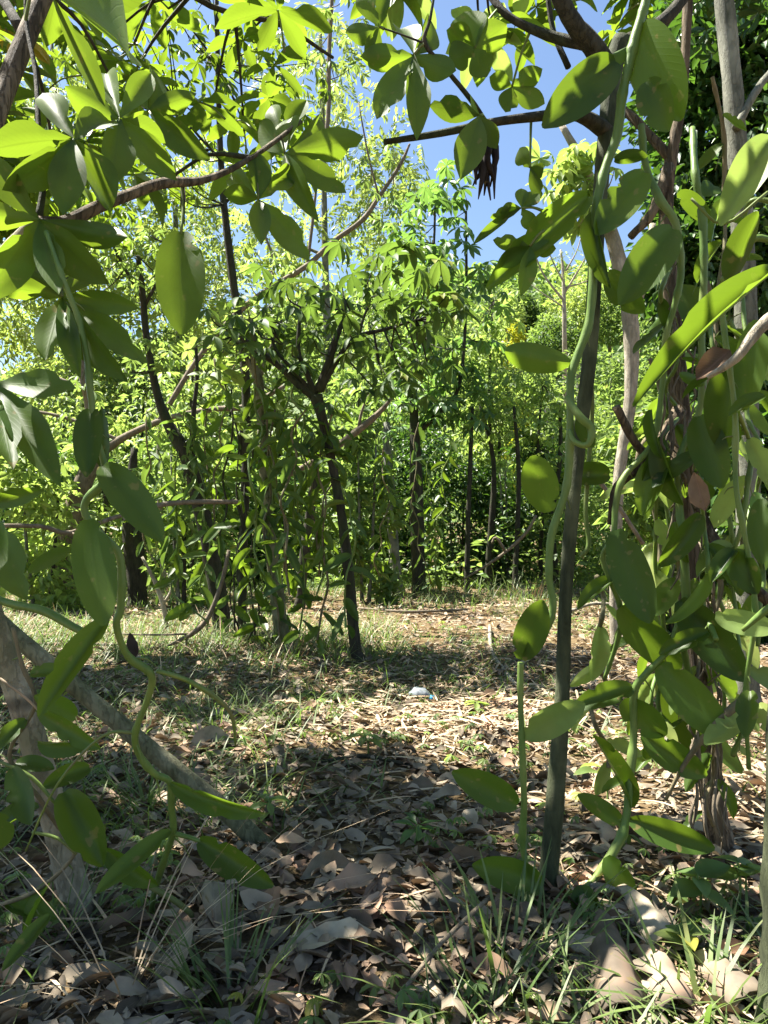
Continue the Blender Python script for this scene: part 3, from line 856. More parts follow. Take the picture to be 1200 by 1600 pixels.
# ------------------------------------------------------------------ support post on the right and its vine
rng = random.Random(21)
g = G(856, 1392)
D2 = (g - CAM).dot(FW)
tr_ = thing('support_tree', g, 'slim grey-green support trunk standing right of centre with a vanilla vine climbing it', 'tree')
q = Acc()
tp = [(850, 1410, D2, 42), (857, 1370, D2, 38), (868, 1240, D2, 36), (878, 1100, D2, 30), (883, 950, D2 + .01, 26), (892, 820, D2 + .02, 27), (905, 690, D2 + .03, 27), (921, 560, D2 + .04, 29), (930, 420, D2 + .05, 28), (938, 300, D2 + .06, 29), (948, 200, D2 + .07, 32), (958, 110, D2 + .08, 36), (972, 60, D2 + .08, 36)]
px_tube(q, [(a, b, c, w_ * .8) for a, b, c, w_ in tp], 14, 5, .035, 4)
q.obj('trunk', M['bark_post'], tr_)
brR = [[(950, 110, D2 + .08, 38), (925, 70, D2 + .06, 32), (895, 35, D2 + .04, 28), (868, -20, D2 + .02, 26), (830, -120, D2, 22), (780, -300, D2, 18)],
       [(948, 205, D2 + .07, 26), (905, 180, D2 + .02, 20), (850, 181, D2 - .02, 16), (765, 192, D2 - .04, 13), (690, 208, D2 - .04, 12), (600, 222, D2 - .05, 9)],
       [(930, 72, D2 + .05, 20), (880, 62, D2 + .08, 18), (830, 45, D2 + .1, 14), (780, 12, D2 + .12, 12), (740, -60, D2 + .16, 10)],
       [(760, 192, D2 - .04, 8), (735, 155, D2 - .06, 8), (700, 112, D2 - .08, 7), (664, 68, D2 - .1, 7), (672, 30, D2 - .1, 5), (682, -30, D2 - .1, 4)],
       [(972, 70, D2 + .08, 26), (1020, 45, D2 + .1, 22), (1065, 0, D2 + .12, 18), (1140, -120, D2 + .2, 14)],
       [(888, 105, D2 + .1, 10), (865, 50, D2 + .12, 9), (855, -10, D2 + .12, 8)],
       [(664, 68, D2 - .1, 4), (630, 55, D2 - .1, 3), (592, 42, D2 - .1, 3)]]
nodesR = []
for i, b in enumerate(brR):
    q = Acc(); px_tube(q, b, 8, 4, .05, i); q.obj('branch', M['bark_dark'], tr_)
    nodesR += [Vector(v) for v in crom([tuple(P(a, b_, c)) for a, b_, c, _ in b], 3)]
d = D2 - .1
whorl_px(tr_, (646, 86, d), [(628, 15, d + .05, 42), (690, 25, d + .05, 44), (563, 92, d, 42), (588, 182, d - .05, 46), (656, 202, d - .05, 40), (712, 118, d, 42)], 'leaf_tree', start=(664, 68, d))
whorl_px(tr_, (592, 42, d), [(560, -30, d, 36), (540, 60, d, 34), (618, -40, d, 34), (575, 100, d, 30)], 'leaf_tree', start=(600, 45, d))
whorl_px(tr_, (750, 180, d), [(722, 272, d - .05, 52), (672, 165, d + .05, 40), (720, 160, d + .05, 36), (775, 230, d, 32)], start=(760, 192, d + .06))
whorl_px(tr_, (815, 325, d), [(780, 330, d, 22), (842, 300, d, 26), (815, 290, d, 22), (835, 360, d, 26), (765, 340, d, 20), (740, 375, d, 16)], 'leaf_tree', start=(850, 330, d))
whorl_px(tr_, (828, 385, d), [(778, 415, d, 30), (822, 450, d - .03, 30), (868, 390, d, 28), (770, 375, d, 26)], 'leaf_tree', start=(850, 360, d))
whorl_px(tr_, (828, 262, d + .1), [(808, 232, d + .1, 28), (848, 275, d + .1, 30), (845, 310, d + .1, 22)], start=(830, 180, d + .1))
whorl_px(tr_, (742, 75, d + .2), [(700, 95, d + .2, 46), (725, 10, d + .2, 60), (790, 40, d + .2, 50), (760, 120, d + .2, 44), (700, 45, d + .2, 40)], start=(780, 12, d + .22))
whorl_px(tr_, (800, 135, d + .25), [(765, 120, d + .25, 30), (790, 175, d + .25, 34), (850, 165, d + .25, 34), (845, 110, d + .25, 34)], start=(830, 45, d + .2))
for i in range(34):
    px_, py_ = rng.uniform(560, 1010), rng.uniform(-170, 110)
    if px_ < 700 and py_ > 10: continue
    c = P(px_, py_, rng.uniform(1.6, 2.5))
    nb = min(nodesR, key=lambda k: (k - c).length)
    st = nb.lerp(c, .65)
    if i % 2 == 0:
        q = Acc(); q.tube([nb, nb.lerp(st, .5) + Vector((0, 0, .03)), st], [.005, .004, .0025], 6, 3); q.obj('twig', M['bark_dark'], tr_)
    whorl(tr_, c, rng.uniform(.10, .14), rng.choice((5, 6)), 'leaf_tree' if i % 4 else 'leaf_bright', rng=rng, start=st)
fol = Acc()
mass(fol, TV_PAL, [((-.1, 1.6, 2.2), (.4, .45, .2), 36)], .13, 1.0, np.random.RandomState(8))  # unseen crown leaves added above the picture to shade the trunk
fol.obj('foliage', M['leaf_tree'], tr_, kind='stuff')
# shrivelled dark leaf hanging from the branch
q = Acc()
for i in range(9):
    a = P(752 + i * 2.0, 190, D2 - .05)
    b = P(748 + i * 3.2 + rng.uniform(-5, 5), 250 + rng.uniform(-12, 10), D2 - .06 + rng.uniform(-.012, .012))
    c = P(742 + i * 4.2 + rng.uniform(-8, 6), 292 + rng.uniform(-18, 22), D2 - .06 + rng.uniform(-.02, .02))
    q.tube([a, b, c], [.0025, .0065, .0012], 5, 3, .5, i)
q.obj('dead_leaf', M['leaf_charred'], tr_)

d = D2 - .05
vr = vine('vanilla_vine', 'vanilla vine climbing the slim support trunk with oval leaves on its left side',
          [(815, 1340, d + .05, 9), (860, 1010, d, 8)][:0] + [(850, 1000, d, 9), (864, 950, d, 15), (858, 900, d, 15), (862, 835, d, 16), (884, 765, d, 16), (890, 700, d, 17), (891, 640, d, 16), (892, 590, d, 17), (902, 556, d, 17), (921, 500, d, 18), (928, 410, d, 18), (930, 335, d, 19), (945, 265, d, 19), (964, 212, d, 19), (972, 150, d, 20), (982, 105, d, 20), (992, 60, d, 20), (1008, 5, d, 19), (1020, -60, d, 18)],
          leaves=[((891, 566, d), (784, 550, d - .04), 47, 12, None, 0), ((858, 800, d), (828, 712, d - .03), 58, 0, None, 2), ((952, 742, d + .14), (880, 742, d + .12), 38, 10), ((918, 308, d), (776, 432, d - .08), 52, 10, None, 1),
                  ((1008, 270, d), (928, 372, d - .03), 58, 10), ((962, 96, d), (856, 190, d - .05), 70, 5, None, 0), ((1002, 40, d), (1058, 182, d - .04), 82, 15), ((1010, 128, d - .03), (1042, 196, d - .06), 54, 5),
                  ((985, 70, d), (905, 120, d), 24, 45), ((960, 250, d), (1010, 242, d), 22, 30), ((932, 330, d), (944, 445, d - .03), 30, 35), ((905, 650, d - .01), (925, 700, d - .02), 26, 40)],
          extra=[('tendril', [(885, 620, d - .03, 9), (905, 650, d - .05, 14), (924, 670, d - .05, 14), (918, 695, d - .05, 11), (898, 690, d - .04, 9), (890, 672, d - .02, 7)])], seed=6)
vine('vanilla_vine', 'short upright vanilla shoot left of the support trunk ending in a glowing leaf',
     [(845, 1440, d, 9), (818, 1330, d, 13), (819, 1250, d - .02, 14), (815, 1150, d - .03, 13), (813, 1075, d - .03, 12), (814, 1035, d - .03, 13)],
     leaves=[((813, 1030, d - .03), (850, 940, d - .06), 52, 5, None, 2), ((818, 1028, d - .03), (848, 968, d - .01), 22, 50), ((818, 1150, d - .03), (914, 1102, d - .08), 48, 8, 'leaf_bright', 2), ((808, 1258, d - .02), (712, 1208, d - .06), 50, 5, None, 0)], seed=7)  # the brighter material puts the sunlight on one leaf into its colour
vine('vanilla_vine', 'creeping vanilla stem at the foot of the support trunk with a leaf pointing left',
     [(760, 1470, 1.36, 10), (800, 1450, 1.36, 12), (845, 1425, 1.38, 13), (880, 1408, 1.38, 14), (925, 1378, 1.4, 15), (965, 1318, 1.42, 19), (978, 1280, 1.43, 18), (985, 1205, 1.44, 17), (990, 1150, 1.45, 16), (991, 1082, 1.45, 15), (1010, 1052, 1.44, 14), (1045, 1015, 1.43, 12), (1060, 975, 1.42, 11)],
     leaves=[((848, 1384, 1.36), (744, 1352, 1.32), 52, 8, None, 0), ((908, 1384, 1.36), (926, 1462, 1.3), 46, 0), ((948, 1338, 1.4), (992, 1412, 1.36), 42, 12), ((984, 1282, 1.42), (1118, 1328, 1.36), 44, 5, None, 0),
             ((988, 1075, 1.44), (902, 1102, 1.4), 38, 15), ((972, 1095, 1.46), (1040, 1148, 1.44), 50, 20), ((862, 1452, 1.3), (914, 1612, 1.2), 62, 5), ((838, 1440, 1.34), (790, 1500, 1.28), 36, 25),
             ((985, 1262, 1.44), (938, 1150, 1.44), 22, 40), ((975, 1290, 1.46), (905, 1240, 1.46), 30, 25), ((985, 1220, 1.45), (940, 1235, 1.44), 14, 45)], seed=8)

# ------------------------------------------------------------------ the tangle on the right
root_ = tree('support_tree', 'shaggy brown trunk wrapped in vines on the right, flaking bark at its foot', (1125, 1335),
             [(1118, 1270, None, 38), (1098, 1120, None, 36), (1080, 960, None, 34), (1070, 800, None, 34), (1062, 640, None, 32), (1050, 480, None, 26), (1040, 330, 1.62, 21), (1050, 240, 1.62, 18), (1066, 150, 1.62, 15), (1074, 20, 1.62, 14), (1078, -150, 1.62, 12)],
             branches=[[(1046, 260, 1.62, 22), (1020, 330, 1.6, 16), (985, 370, 1.6, 12)], [(1048, 250, 1.62, 16), (1000, 195, 1.66, 14), (960, 160, 1.7, 12)], [(1062, 640, 1.56, 22), (1010, 720, 1.5, 17), (965, 760, 1.48, 14), (955, 820, 1.48, 13)],
                       [(1010, 715, 1.5, 12), (985, 680, 1.48, 13), (963, 635, 1.46, 13)], [(1085, 780, 1.5, 16), (1120, 850, 1.46, 18), (1160, 905, 1.44, 20), (1230, 960, 1.42, 20)]],
             bark='bark_brown', seed=31, bump=.14, sides=12, blobs=[(1080, -180, 140, 90, 1.8, .5, 0, 60)], kind='pal', mat='leaf_tree', L=.13)
tree('grey_tree', 'smooth grey trunk rising behind the vines at the upper right', (1168, 1120),
     [(1166, 1050, None, 38), (1168, 900, None, 36), (1168, 700, None, 34), (1166, 500, None, 34), (1158, 330, None, 32), (1146, 150, None, 29), (1132, 0, None, 28), (1120, -200, None, 26)], bark='bark_grey', seed=33, sides=12,
     branches=[[(1150, 200, 2.75, 14), (1190, 130, 2.8, 12), (1260, 60, 2.9, 10)]], blobs=[(1180, -120, 200, 130, 3.0, .8, 0, 160)], kind='pal', mat='leaf_dark', L=.13)
tree('pale_tree', 'sunlit pale slender trunk in the gap just right of the support trunk', (962, 1010),
     [(960, 960, None, 16), (962, 860, None, 18), (968, 740, None, 18), (985, 620, None, 20), (985, 500, None, 26), (965, 400, None, 24), (935, 310, None, 18), (905, 245, None, 14), (878, 196, None, 10)], bark='bark_white', seed=34,
     branches=[[(980, 520, 4.6, 14), (1010, 430, 4.6, 12), (1020, 350, 4.6, 10)]], blobs=[(900, 270, 60, 50, 4.4, .3, 22, 30), (930, 330, 40, 40, 4.5, .3, 10, 20)], kind='pal', mat='leaf_bright', L=.13)
g = G(1190, 1640)
bt = thing('bark_trunk', g, 'rough brown trunk cut off by the right edge in the foreground', 'tree')
q = Acc(); q.tube([g - Vector((0, 0, .05)), P(1222, 1560, 1.02), P(1226, 1400, 1.02), P(1232, 1250, 1.02), P(1240, 1000, 1.02), P(1260, 600, 1.04), P(1275, 200, 1.06), P(1280, -250, 1.1)], [.036, .031, .03, .029, .027, .026, .024, .02], 12, 5, .12, 5)
q.obj('trunk', M['bark_post'], bt)

e = 1.46
vine('vanilla_vine', 'vanilla vine on the shaggy trunk with a half sunlit leaf hanging beside it',
     [(1082, 200, e + .05, 12), (1086, 270, e, 16), (1094, 312, e, 18), (1098, 345, e, 19), (1100, 430, e, 15), (1096, 520, e, 15), (1098, 600, e, 15), (1090, 650, e, 14), (1060, 720, e, 13), (1062, 800, e, 16), (1068, 860, e - .02, 20), (1072, 945, e - .02, 17), (1068, 1010, e, 14), (1085, 1090, e + .06, 12)],
     leaves=[((1092, 650, e - .05), (1126, 760, e - .1), 58, 5, None, 0), ((1062, 938, e - .03), (1164, 1064, e - .12), 64, 5, None, 0), ((1030, 1038, e - .02), (1134, 1156, e - .1), 64, 5, None, 2), ((1004, 1146, e), (1106, 1216, e - .05), 48, 12),
             ((1070, 940, e), (1066, 985, e), 26, 10), ((1056, 815, e - .03), (1072, 880, e - .04), 20, 30), ((970, 948, e), (1060, 1050, e - .02), 58, 20), ((1060, 905, e + .04), (1020, 960, e + .04), 36, 20), ((1075, 930, e), (1092, 905, e), 22, 30),
             ((1100, 600, e - .05), (1060, 585, e - .06), 18, 30), ((1095, 520, e + .05), (1070, 440, e + .05), 50, 20), ((1050, 1060, e + .1), (1090, 1180, e + .1), 60, 20)], seed=12)
vine('vanilla_vine', 'dark vine stem looping down right of the support trunk with a long dark drooping leaf',
     [(1002, 195, e, 14), (1008, 255, e, 15), (1030, 310, e - .02, 16), (1056, 350, e - .03, 16), (1064, 420, e - .03, 15), (1056, 470, e - .03, 14), (1040, 530, e - .02, 13), (1035, 600, e, 13), (1020, 690, e, 12), (975, 745, e - .02, 13), (962, 790, e - .02, 13), (958, 840, e - .02, 13), (942, 870, e, 11), (955, 910, e, 11), (970, 955, e + .02, 11), (965, 1000, e + .05, 10), (945, 1060, e + .1, 9)],
     leaves=[((962, 828, e - .04), (1012, 974, e - .1), 62, 5, None, 2), ((1052, 358, e - .05), (974, 466, e - .12), 68, 5, None, 0), ((950, 425, e - .04), (1002, 488, e - .06), 44, 20), ((960, 905, e), (902, 940, e - .02), 22, 35), ((1018, 640, e - .02), (1028, 715, e - .04), 18, 30),
             ((1030, 690, e - .02), (1050, 790, e - .04), 30, 40), ((1042, 715, e), (1000, 800, e - .02), 44, 30), ((1060, 300, e), (1110, 345, e), 30, 30)],
     extra=[('aerial_root', [(912, 560, e, 9), (922, 590, e, 9), (925, 650, e + .02, 8), (920, 720, e + .03, 7), (915, 800, e + .03, 8), (920, 850, e + .03, 8), (908, 870, e + .03, 7)], 'petiole')], seed=13)
vine('vanilla_vine', 'pale green vine arching in from the right edge with one long blade-like leaf',
     [(1230, 320, 1.2, 10), (1180, 312, 1.22, 10), (1165, 330, 1.24, 12), (1166, 365, 1.25, 13), (1150, 398, 1.26, 13), (1135, 440, 1.27, 13), (1130, 500, 1.28, 12), (1148, 640, 1.28, 12), (1150, 760, 1.28, 12), (1168, 860, 1.28, 11), (1180, 960, 1.28, 11), (1165, 1080, 1.3, 10), (1170, 1200, 1.34, 9)],
     leaves=[((1212, 424, 1.1), (994, 592, 1.02), 34, 35, None, 1), ((1140, 440, 1.26), (1178, 330, 1.22), 40, 30), ((1205, 220, 1.15), (1140, 320, 1.1), 60, 10, 'leaf_bright'), ((1115, 290, 1.3), (1105, 300, 1.28), 34, 10), ((1190, 780, 1.2), (1188, 880, 1.16), 40, 10, None, 2),
             ((1118, 962, 1.3), (1216, 985, 1.2), 40, 15, 'leaf_bright', 2), ((1146, 860, 1.3), (1182, 925, 1.26), 46, 10, None, 1), ((1150, 860, 1.3), (1110, 905, 1.28), 26, 30), ((1172, 1080, 1.25), (1165, 1145, 1.2), 34, 10), ((1185, 1100, 1.25), (1215, 1150, 1.2), 34, 10, 'leaf_bright'),
             ((1150, 560, 1.35), (1120, 700, 1.35), 56, 20, None), ((1195, 620, 1.25), (1140, 640, 1.25), 20, 40), ((1185, 500, 1.3), (1160, 640, 1.3), 50, 10)],
     extra=[('aerial_root', [(1200, 300, 1.2, 5), (1130, 350, 1.2, 5), (1080, 310, 1.2, 5)], 'petiole'), ('side_stem', [(1130, 440, 1.27, 12), (1155, 400, 1.3, 12), (1180, 372, 1.3, 12), (1215, 380, 1.3, 10)]),
            ('leaf_stalk', [(1160, 985, 1.2, 7), (1195, 955, 1.18, 12), (1230, 930, 1.16, 10)])], seed=14)
for k, (x0, lab) in enumerate([(1045, 'thin vine hanging behind the shaggy trunk on its left'), (1105, 'leafy vine hanging just right of the shaggy trunk'), (1140, 'vine with small bright leaves low between the shaggy trunk and the right edge'), (1015, 'slack vine hanging between the support trunk and the shaggy trunk')]):
    rr = random.Random(60 + k)
    pts = []; yy = 380 + 60 * k; x = x0
    while yy < 1180:
        pts.append((x, yy, 1.7 + .08 * k, rr.uniform(8, 11))); yy += rr.uniform(45, 80); x = x0 + rr.uniform(-22, 22)
    vine('vanilla_vine', lab, pts, stem='stem_dry' if k % 2 else 'stem_green', auto=.085, L=.12, wr=.36, seed=70 + k, mat='leaf_vanilla' if k != 2 else 'leaf_bright')

for k, (x0, x1, y0, y1, d, st, lab) in enumerate([(1125, 1150, 120, 900, 1.9, 'stem_dry', 'brown vine rope twisting down in front of the grey trunk'), (1030, 1020, 560, 1150, 1.62, 'stem_green', 'green vine hanging left of the shaggy trunk below its side limb'), (1175, 1180, 460, 1010, 1.7, 'stem_green', 'vine with upright leaves between the grey trunk and the right edge'),
        (1090, 1120, 960, 1290, 1.52, 'stem_dry', 'dry vine clinging to the foot of the shaggy trunk'), (945, 935, 900, 1200, 1.75, 'stem_dry', 'brown forked vine dangling just right of the support trunk'), (1010, 1030, 880, 1180, 2.0, 'stem_dry', 'thin vine behind the long dark drooping leaf'), (1120, 1105, 480, 1000, 1.4, 'stem_green', 'thick leafed vine hanging in front of the shaggy trunk'), (1160, 1150, 640, 1180, 1.42, 'stem_green', 'vine hanging in front of the grey trunk with drooping leaves'), (1040, 1050, 420, 760, 1.5, 'stem_green', 'vine strand high between the support and shaggy trunks')]):
    rr = random.Random(160 + k)
    n = 10
    pts = [(x0 + (x1 - x0) * i / (n - 1) + rr.uniform(-16, 16), y0 + (y1 - y0) * i / (n - 1), d + rr.uniform(-.05, .05), rr.uniform(7, 11)) for i in range(n)]
    vine('vanilla_vine', lab, pts, stem=st, auto=.075, L=.115, wr=.36, seed=170 + k, mat=('leaf_vanilla', 'leaf_bright', 'leaf_vanilla')[k % 3])
# shreds of dry root and bark clinging to the shaggy trunk
q = Acc(); rr = random.Random(4)
for i in range(90):
    y0 = rr.uniform(480, 1250); x0 = 1062 + (y0 - 640) * .075 + rr.uniform(-26, 30) + (0 if y0 > 640 else rr.uniform(-10, 10))
    L_ = rr.uniform(30, 110); dd = 1.5 + rr.uniform(-.03, .03)
    px_tube(q, [(x0, y0, dd, 2), (x0 + rr.uniform(-12, 12), y0 + L_ * .5, dd - .015, rr.uniform(3, 7)), (x0 + rr.uniform(-18, 18), y0 + L_, dd, 1.5)], 5, 3, .3, i)
q.obj('bark_shreds', M['dry_stick'], root_, kind='stuff')

# ------------------------------------------------------------------ the middle distance
tree('sapling_tree', 'central slim tree forking into a fan of dark boughs under an olive crown', (560, 1036),
     [(555, 1010, None, 18), (545, 900, None, 17), (533, 800, None, 15), (518, 720, None, 14), (505, 660, None, 15), (494, 618, None, 21)],
     branches=[[(494, 622, None, 14), (470, 605, None, 12), (440, 575, None, 11), (400, 545, None, 10), (370, 520, None, 7)], [(492, 616, None, 12), (478, 580, None, 8), (466, 545, None, 7), (470, 480, None, 5)],
               [(496, 612, None, 14), (512, 570, None, 12), (524, 530, None, 11), (532, 510, None, 8), (540, 470, None, 5)], [(500, 610, None, 13), (525, 565, None, 9), (555, 528, None, 8), (600, 515, None, 6), (650, 500, None, 4)],
               [(486, 612, None, 9), (455, 575, None, 6), (430, 545, None, 5), (420, 500, None, 4)], [(560, 525, None, 5), (575, 480, None, 4), (600, 455, None, 3)]],
     bark='bark_dark', seed=41, mat='leaf_olive', L=.135,
     blobs=[(430, 520, 100, 65, None, .7, 34, 0), (625, 560, 95, 70, None, .6, 30, 0), (545, 470, 180, 60, None, .9, 58, 0), (670, 500, 60, 90, None, .6, 20, 0), (500, 690, 60, 60, None, .4, 12, 0)])
tree('leaning_tree', 'dark bent trunk left of centre curving up to the left', (350, 992),
     [(346, 970, None, 30), (336, 900, None, 27), (322, 830, None, 25), (308, 765, None, 27), (294, 715, None, 25), (268, 672, None, 19), (250, 630, None, 14), (238, 580, None, 12), (228, 520, None, 11), (222, 450, None, 10), (215, 400, None, 7)],
     branches=[[(225, 470, None, 6), (195, 420, None, 5), (175, 380, None, 4)], [(225, 480, None, 6), (250, 430, None, 5), (262, 380, None, 4)], [(300, 720, None, 10), (302, 650, None, 8), (308, 590, None, 6), (306, 540, None, 5)]],
     bark='bark_dark', seed=42, mat='leaf_mid', L=.085, blobs=[(215, 420, 75, 70, None, .4, 60, 10), (215, 560, 60, 50, None, .4, 24, 0), (300, 700, 45, 50, None, .2, 20, 0), (280, 640, 70, 40, None, .3, 16, 0)])
tree('vine_tree', 'trunk smothered in hanging vines with bright sunlit leaves at its top', (444, 1018),
     [(440, 990, None, 24), (432, 920, None, 22), (422, 840, None, 20), (415, 760, None, 19), (410, 660, None, 17), (400, 570, None, 16), (390, 500, None, 10)],
     branches=[[(405, 600, None, 10), (380, 550, None, 8), (350, 510, None, 5)], [(405, 590, None, 9), (425, 540, None, 6), (440, 500, None, 4)]],
     bark='bark_green', seed=43, kind='hrt', mat='leaf_bright', L=.10, wr=.75, blobs=[(375, 510, 60, 45, None, .35, 46, 0), (330, 560, 60, 40, None, .4, 36, 0), (420, 660, 60, 60, None, .3, 24, 0)])  # lit leaves: their sunlight is put into the brighter leaf colour
tree('pole_tree', 'straight dark pole-like tree rising through the left canopy', (378, 1000),
     [(378, 960, None, 14), (380, 860, None, 14), (384, 740, None, 14), (385, 620, None, 14), (378, 530, None, 13), (367, 460, None, 13), (358, 390, None, 12), (350, 320, None, 11), (345, 250, None, 10), (340, 100, None, 8), (338, -80, None, 6)],
     branches=[[(350, 320, None, 5), (385, 280, None, 4), (420, 230, None, 3)], [(345, 250, None, 5), (300, 200, None, 4), (270, 150, None, 3)], [(384, 640, None, 6), (376, 700, None, 8), (386, 780, None, 8), (372, 870, None, 8), (380, 960, None, 7)]],
     bark='bark_dark', seed=44, mat='leaf_tree', L=.12, blobs=[(330, 90, 150, 120, None, .9, 90, 0), (430, 180, 110, 90, None, .6, 40, 0), (200, 220, 130, 110, 4.2, .6, 40, 0), (90, 60, 130, 100, 4.4, .8, 30, 0)])
tree('pole_tree', 'thin straight trunk behind the central fork, sunlit at its foot', (621, 938),
     [(620, 915, None, 18), (615, 850, None, 16), (611, 790, None, 15), (607, 720, None, 14), (604, 660, None, 10)], bark='bark_grey', seed=45, mat='leaf_blue', L=.10, blobs=[(605, 660, 40, 40, None, .3, 14, 0)])
tree('fan_leaf_tree', 'blue-green fan leaf tree with a vine-clad trunk at mid distance', (655, 926),
     [(654, 900, None, 22), (652, 830, None, 22), (650, 740, None, 20), (647, 650, None, 14), (644, 560, None, 9), (645, 470, None, 7)],
     branches=[[(648, 680, None, 10), (690, 640, None, 7), (718, 600, None, 6), (728, 480, None, 5), (728, 330, None, 4)], [(645, 560, None, 6), (670, 480, None, 5), (678, 380, None, 4), (680, 300, None, 3)]],
     bark='bark_dark', seed=46, mat='leaf_blue', L=.21, blobs=[(665, 380, 65, 100, None, .7, 62, 0), (715, 480, 75, 120, None, .7, 72, 0), (665, 590, 65, 80, None, .6, 46, 0), (720, 630, 60, 60, None, .5, 30, 0), (700, 300, 40, 40, None, .4, 12, 0)])
tree('spreading_tree', 'old brown trunk far left with pale limbs sweeping up across the sky', (100, 950),
     [(98, 930, None, 44), (102, 880, None, 38), (112, 820, None, 34), (128, 760, None, 30), (150, 710, None, 26)],
     branches=[[(150, 712, None, 17.3), (200, 680, None, 11.5), (260, 655, None, 10.1), (330, 640, None, 9.4), (385, 635, None, 8.6), (450, 600, None, 6.5)], [(150, 712, None, 14.4), (140, 640, None, 13.0), (125, 560, None, 13.0), (118, 480, None, 10.1)],
               [(250, 656, None, 8.6), (310, 560, None, 8.6), (370, 490, None, 9.4), (420, 452, None, 9.4), (480, 415, None, 8.6), (520, 378, None, 7.9), (565, 345, None, 7.9), (592, 308, None, 6.5), (625, 258, None, 5.8), (640, 225, None, 3.6)],
               [(420, 452, None, 5.0), (428, 410, None, 4.3), (412, 360, None, 3.6), (410, 320, None, 2.9)], [(480, 415, None, 5.0), (488, 350, None, 5.0), (496, 280, None, 4.3), (512, 190, None, 7.2), (514, 90, None, 7.2), (520, -30, None, 6.5)],
               [(592, 308, None, 3.6), (575, 240, None, 2.9), (560, 160, None, 2.2)], [(135, 610, None, 7.2), (80, 590, None, 6.5), (30, 600, None, 5.0)], [(190, 690, None, 6.5), (110, 655, None, 5.8), (40, 640, None, 4.3)]],
     bark='dry_stick', seed=47, kind='pal', mat='leaf_mid', L=.12, blobs=[(450, 430, 70, 50, None, .5, 26, 0), (600, 290, 50, 60, None, .5, 20, 0), (515, 60, 60, 100, None, .5, 24, 0), (90, 620, 90, 50, None, .5, 26, 0)])
for k, (lab, bx, tr_l, bl_l) in enumerate([
        ('airy feathery tree high behind the curving bare limb', (520, 905), [(522, 800, 12, 16), (515, 600, 12, 14), (508, 400, 12, 10), (505, 200, 12, 7), (500, 40, 12, 5)], [(500, 130, 90, 140, 12, 1.5, 0, 130), (595, 300, 90, 110, 12, 1.2, 0, 150), (440, 370, 90, 80, 12, 1.2, 0, 110)]),
        ('airy feathery tree behind the upper left canopy', (120, 905), [(118, 800, 12.5, 16), (112, 600, 12.5, 14), (100, 400, 12.5, 10), (90, 200, 12.5, 7), (80, 60, 12.5, 5)], [(70, 130, 120, 120, 12.5, 1.5, 0, 280), (60, 330, 140, 120, 12.5, 1.2, 0, 300), (170, 420, 110, 100, 12.5, 1.2, 0, 220), (20, 480, 120, 80, 12.5, 1.2, 0, 200)]),
        ('airy feathery tree between the pole-like tree and the bent trunk', (285, 905), [(286, 800, 13, 14), (282, 620, 13, 12), (278, 450, 13, 8), (275, 300, 13, 5)], [(270, 310, 110, 100, 13, 1.5, 0, 220), (310, 440, 90, 70, 13, 1.2, 0, 150)])]):
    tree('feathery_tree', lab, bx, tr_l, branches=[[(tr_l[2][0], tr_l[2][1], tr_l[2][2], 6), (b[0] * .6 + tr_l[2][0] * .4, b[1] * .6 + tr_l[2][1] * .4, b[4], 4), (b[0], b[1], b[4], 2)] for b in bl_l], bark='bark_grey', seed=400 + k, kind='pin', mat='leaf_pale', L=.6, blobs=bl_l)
tree('vine_tree', 'short dark leaning trunk in the shade behind the central tree', (468, 950),
     [(470, 930, None, 16), (474, 880, None, 16), (482, 820, None, 15), (490, 760, None, 14), (488, 700, None, 10)], bark='bark_dark', seed=48, mat='leaf_mid', L=.11, blobs=[(490, 690, 60, 50, None, .4, 34, 10)])
tree('vine_tree', 'dark leafy stump-like trunk at the left with pale roots beside it', (215, 948),
     [(215, 930, None, 30), (212, 880, None, 32), (206, 830, None, 30), (205, 770, None, 20), (210, 700, None, 10)], bark='bark_dark', seed=49, kind='van', mat='leaf_vanilla', L=.13, wr=.36, blobs=[(208, 800, 30, 80, None, .2, 60, 0)])
for k, (x, y, lab) in enumerate([(805, 925, 'thin dark trunk in the shaded wall just left of the bare slanting stick'), (868, 918, 'thin dark trunk close behind the support trunk at the back of the clearing'), (762, 920, 'faint slender trunk deep in the shade right of the blue-green tree'), (548, 925, 'thin shaded trunk behind the foot of the central tree'), (255, 930, 'thin pale trunk at the sunny back edge on the left'), (730, 925, 'slim trunk at the back of the clearing beside dark foliage')]):
    rr = random.Random(k)
    tree('slender_tree', lab, (x, y), [(x, y - 30, None, 9), (x + rr.uniform(-6, 6), y - 110, None, 8), (x + rr.uniform(-10, 10), y - 200, None, 7), (x + rr.uniform(-14, 14), y - 290, None, 5)], bark='bark_white' if k == 4 else 'bark_dark', seed=80 + k, kind='low', mat='leaf_mid', L=.10, wr=.4,
         blobs=[(x, y - 300, 70, 55, None, .5, 0, 260)])

for k, (x, y, top, rx, mt, lab) in enumerate([(768, 918, 470, 60, 'leaf_bright', 'lime fan leaf sapling right of the blue-green tree'), (560, 925, 600, 60, 'leaf_mid', 'fan leaf sapling behind the right boughs of the central tree'), (300, 930, 560, 70, 'leaf_bright', 'fan leaf sapling in the sun behind the bent trunk'), (160, 935, 640, 70, 'leaf_bright', 'fan leaf sapling beside the old brown trunk'),
        (845, 915, 600, 45, 'leaf_bright', 'fan leaf sapling with glinting leaves just left of the support trunk')]):
    tree('fan_leaf_sapling', lab, (x, y), [(x, y - 60, None, 7), (x + 5, y - 160, None, 6), (x - 4, (y + top) / 2 - 60, None, 5), (x + 3, top, None, 3)], bark='bark_dark', seed=500 + k, mat=mt, L=.17,
         blobs=[(x, top + 20, rx * .8, 60, None, .6, 34, 0), (x + 10, top + 110, rx, 70, None, .7, 48, 0), (x - 8, top + 190, rx * .9, 50, None, .7, 34, 0)])
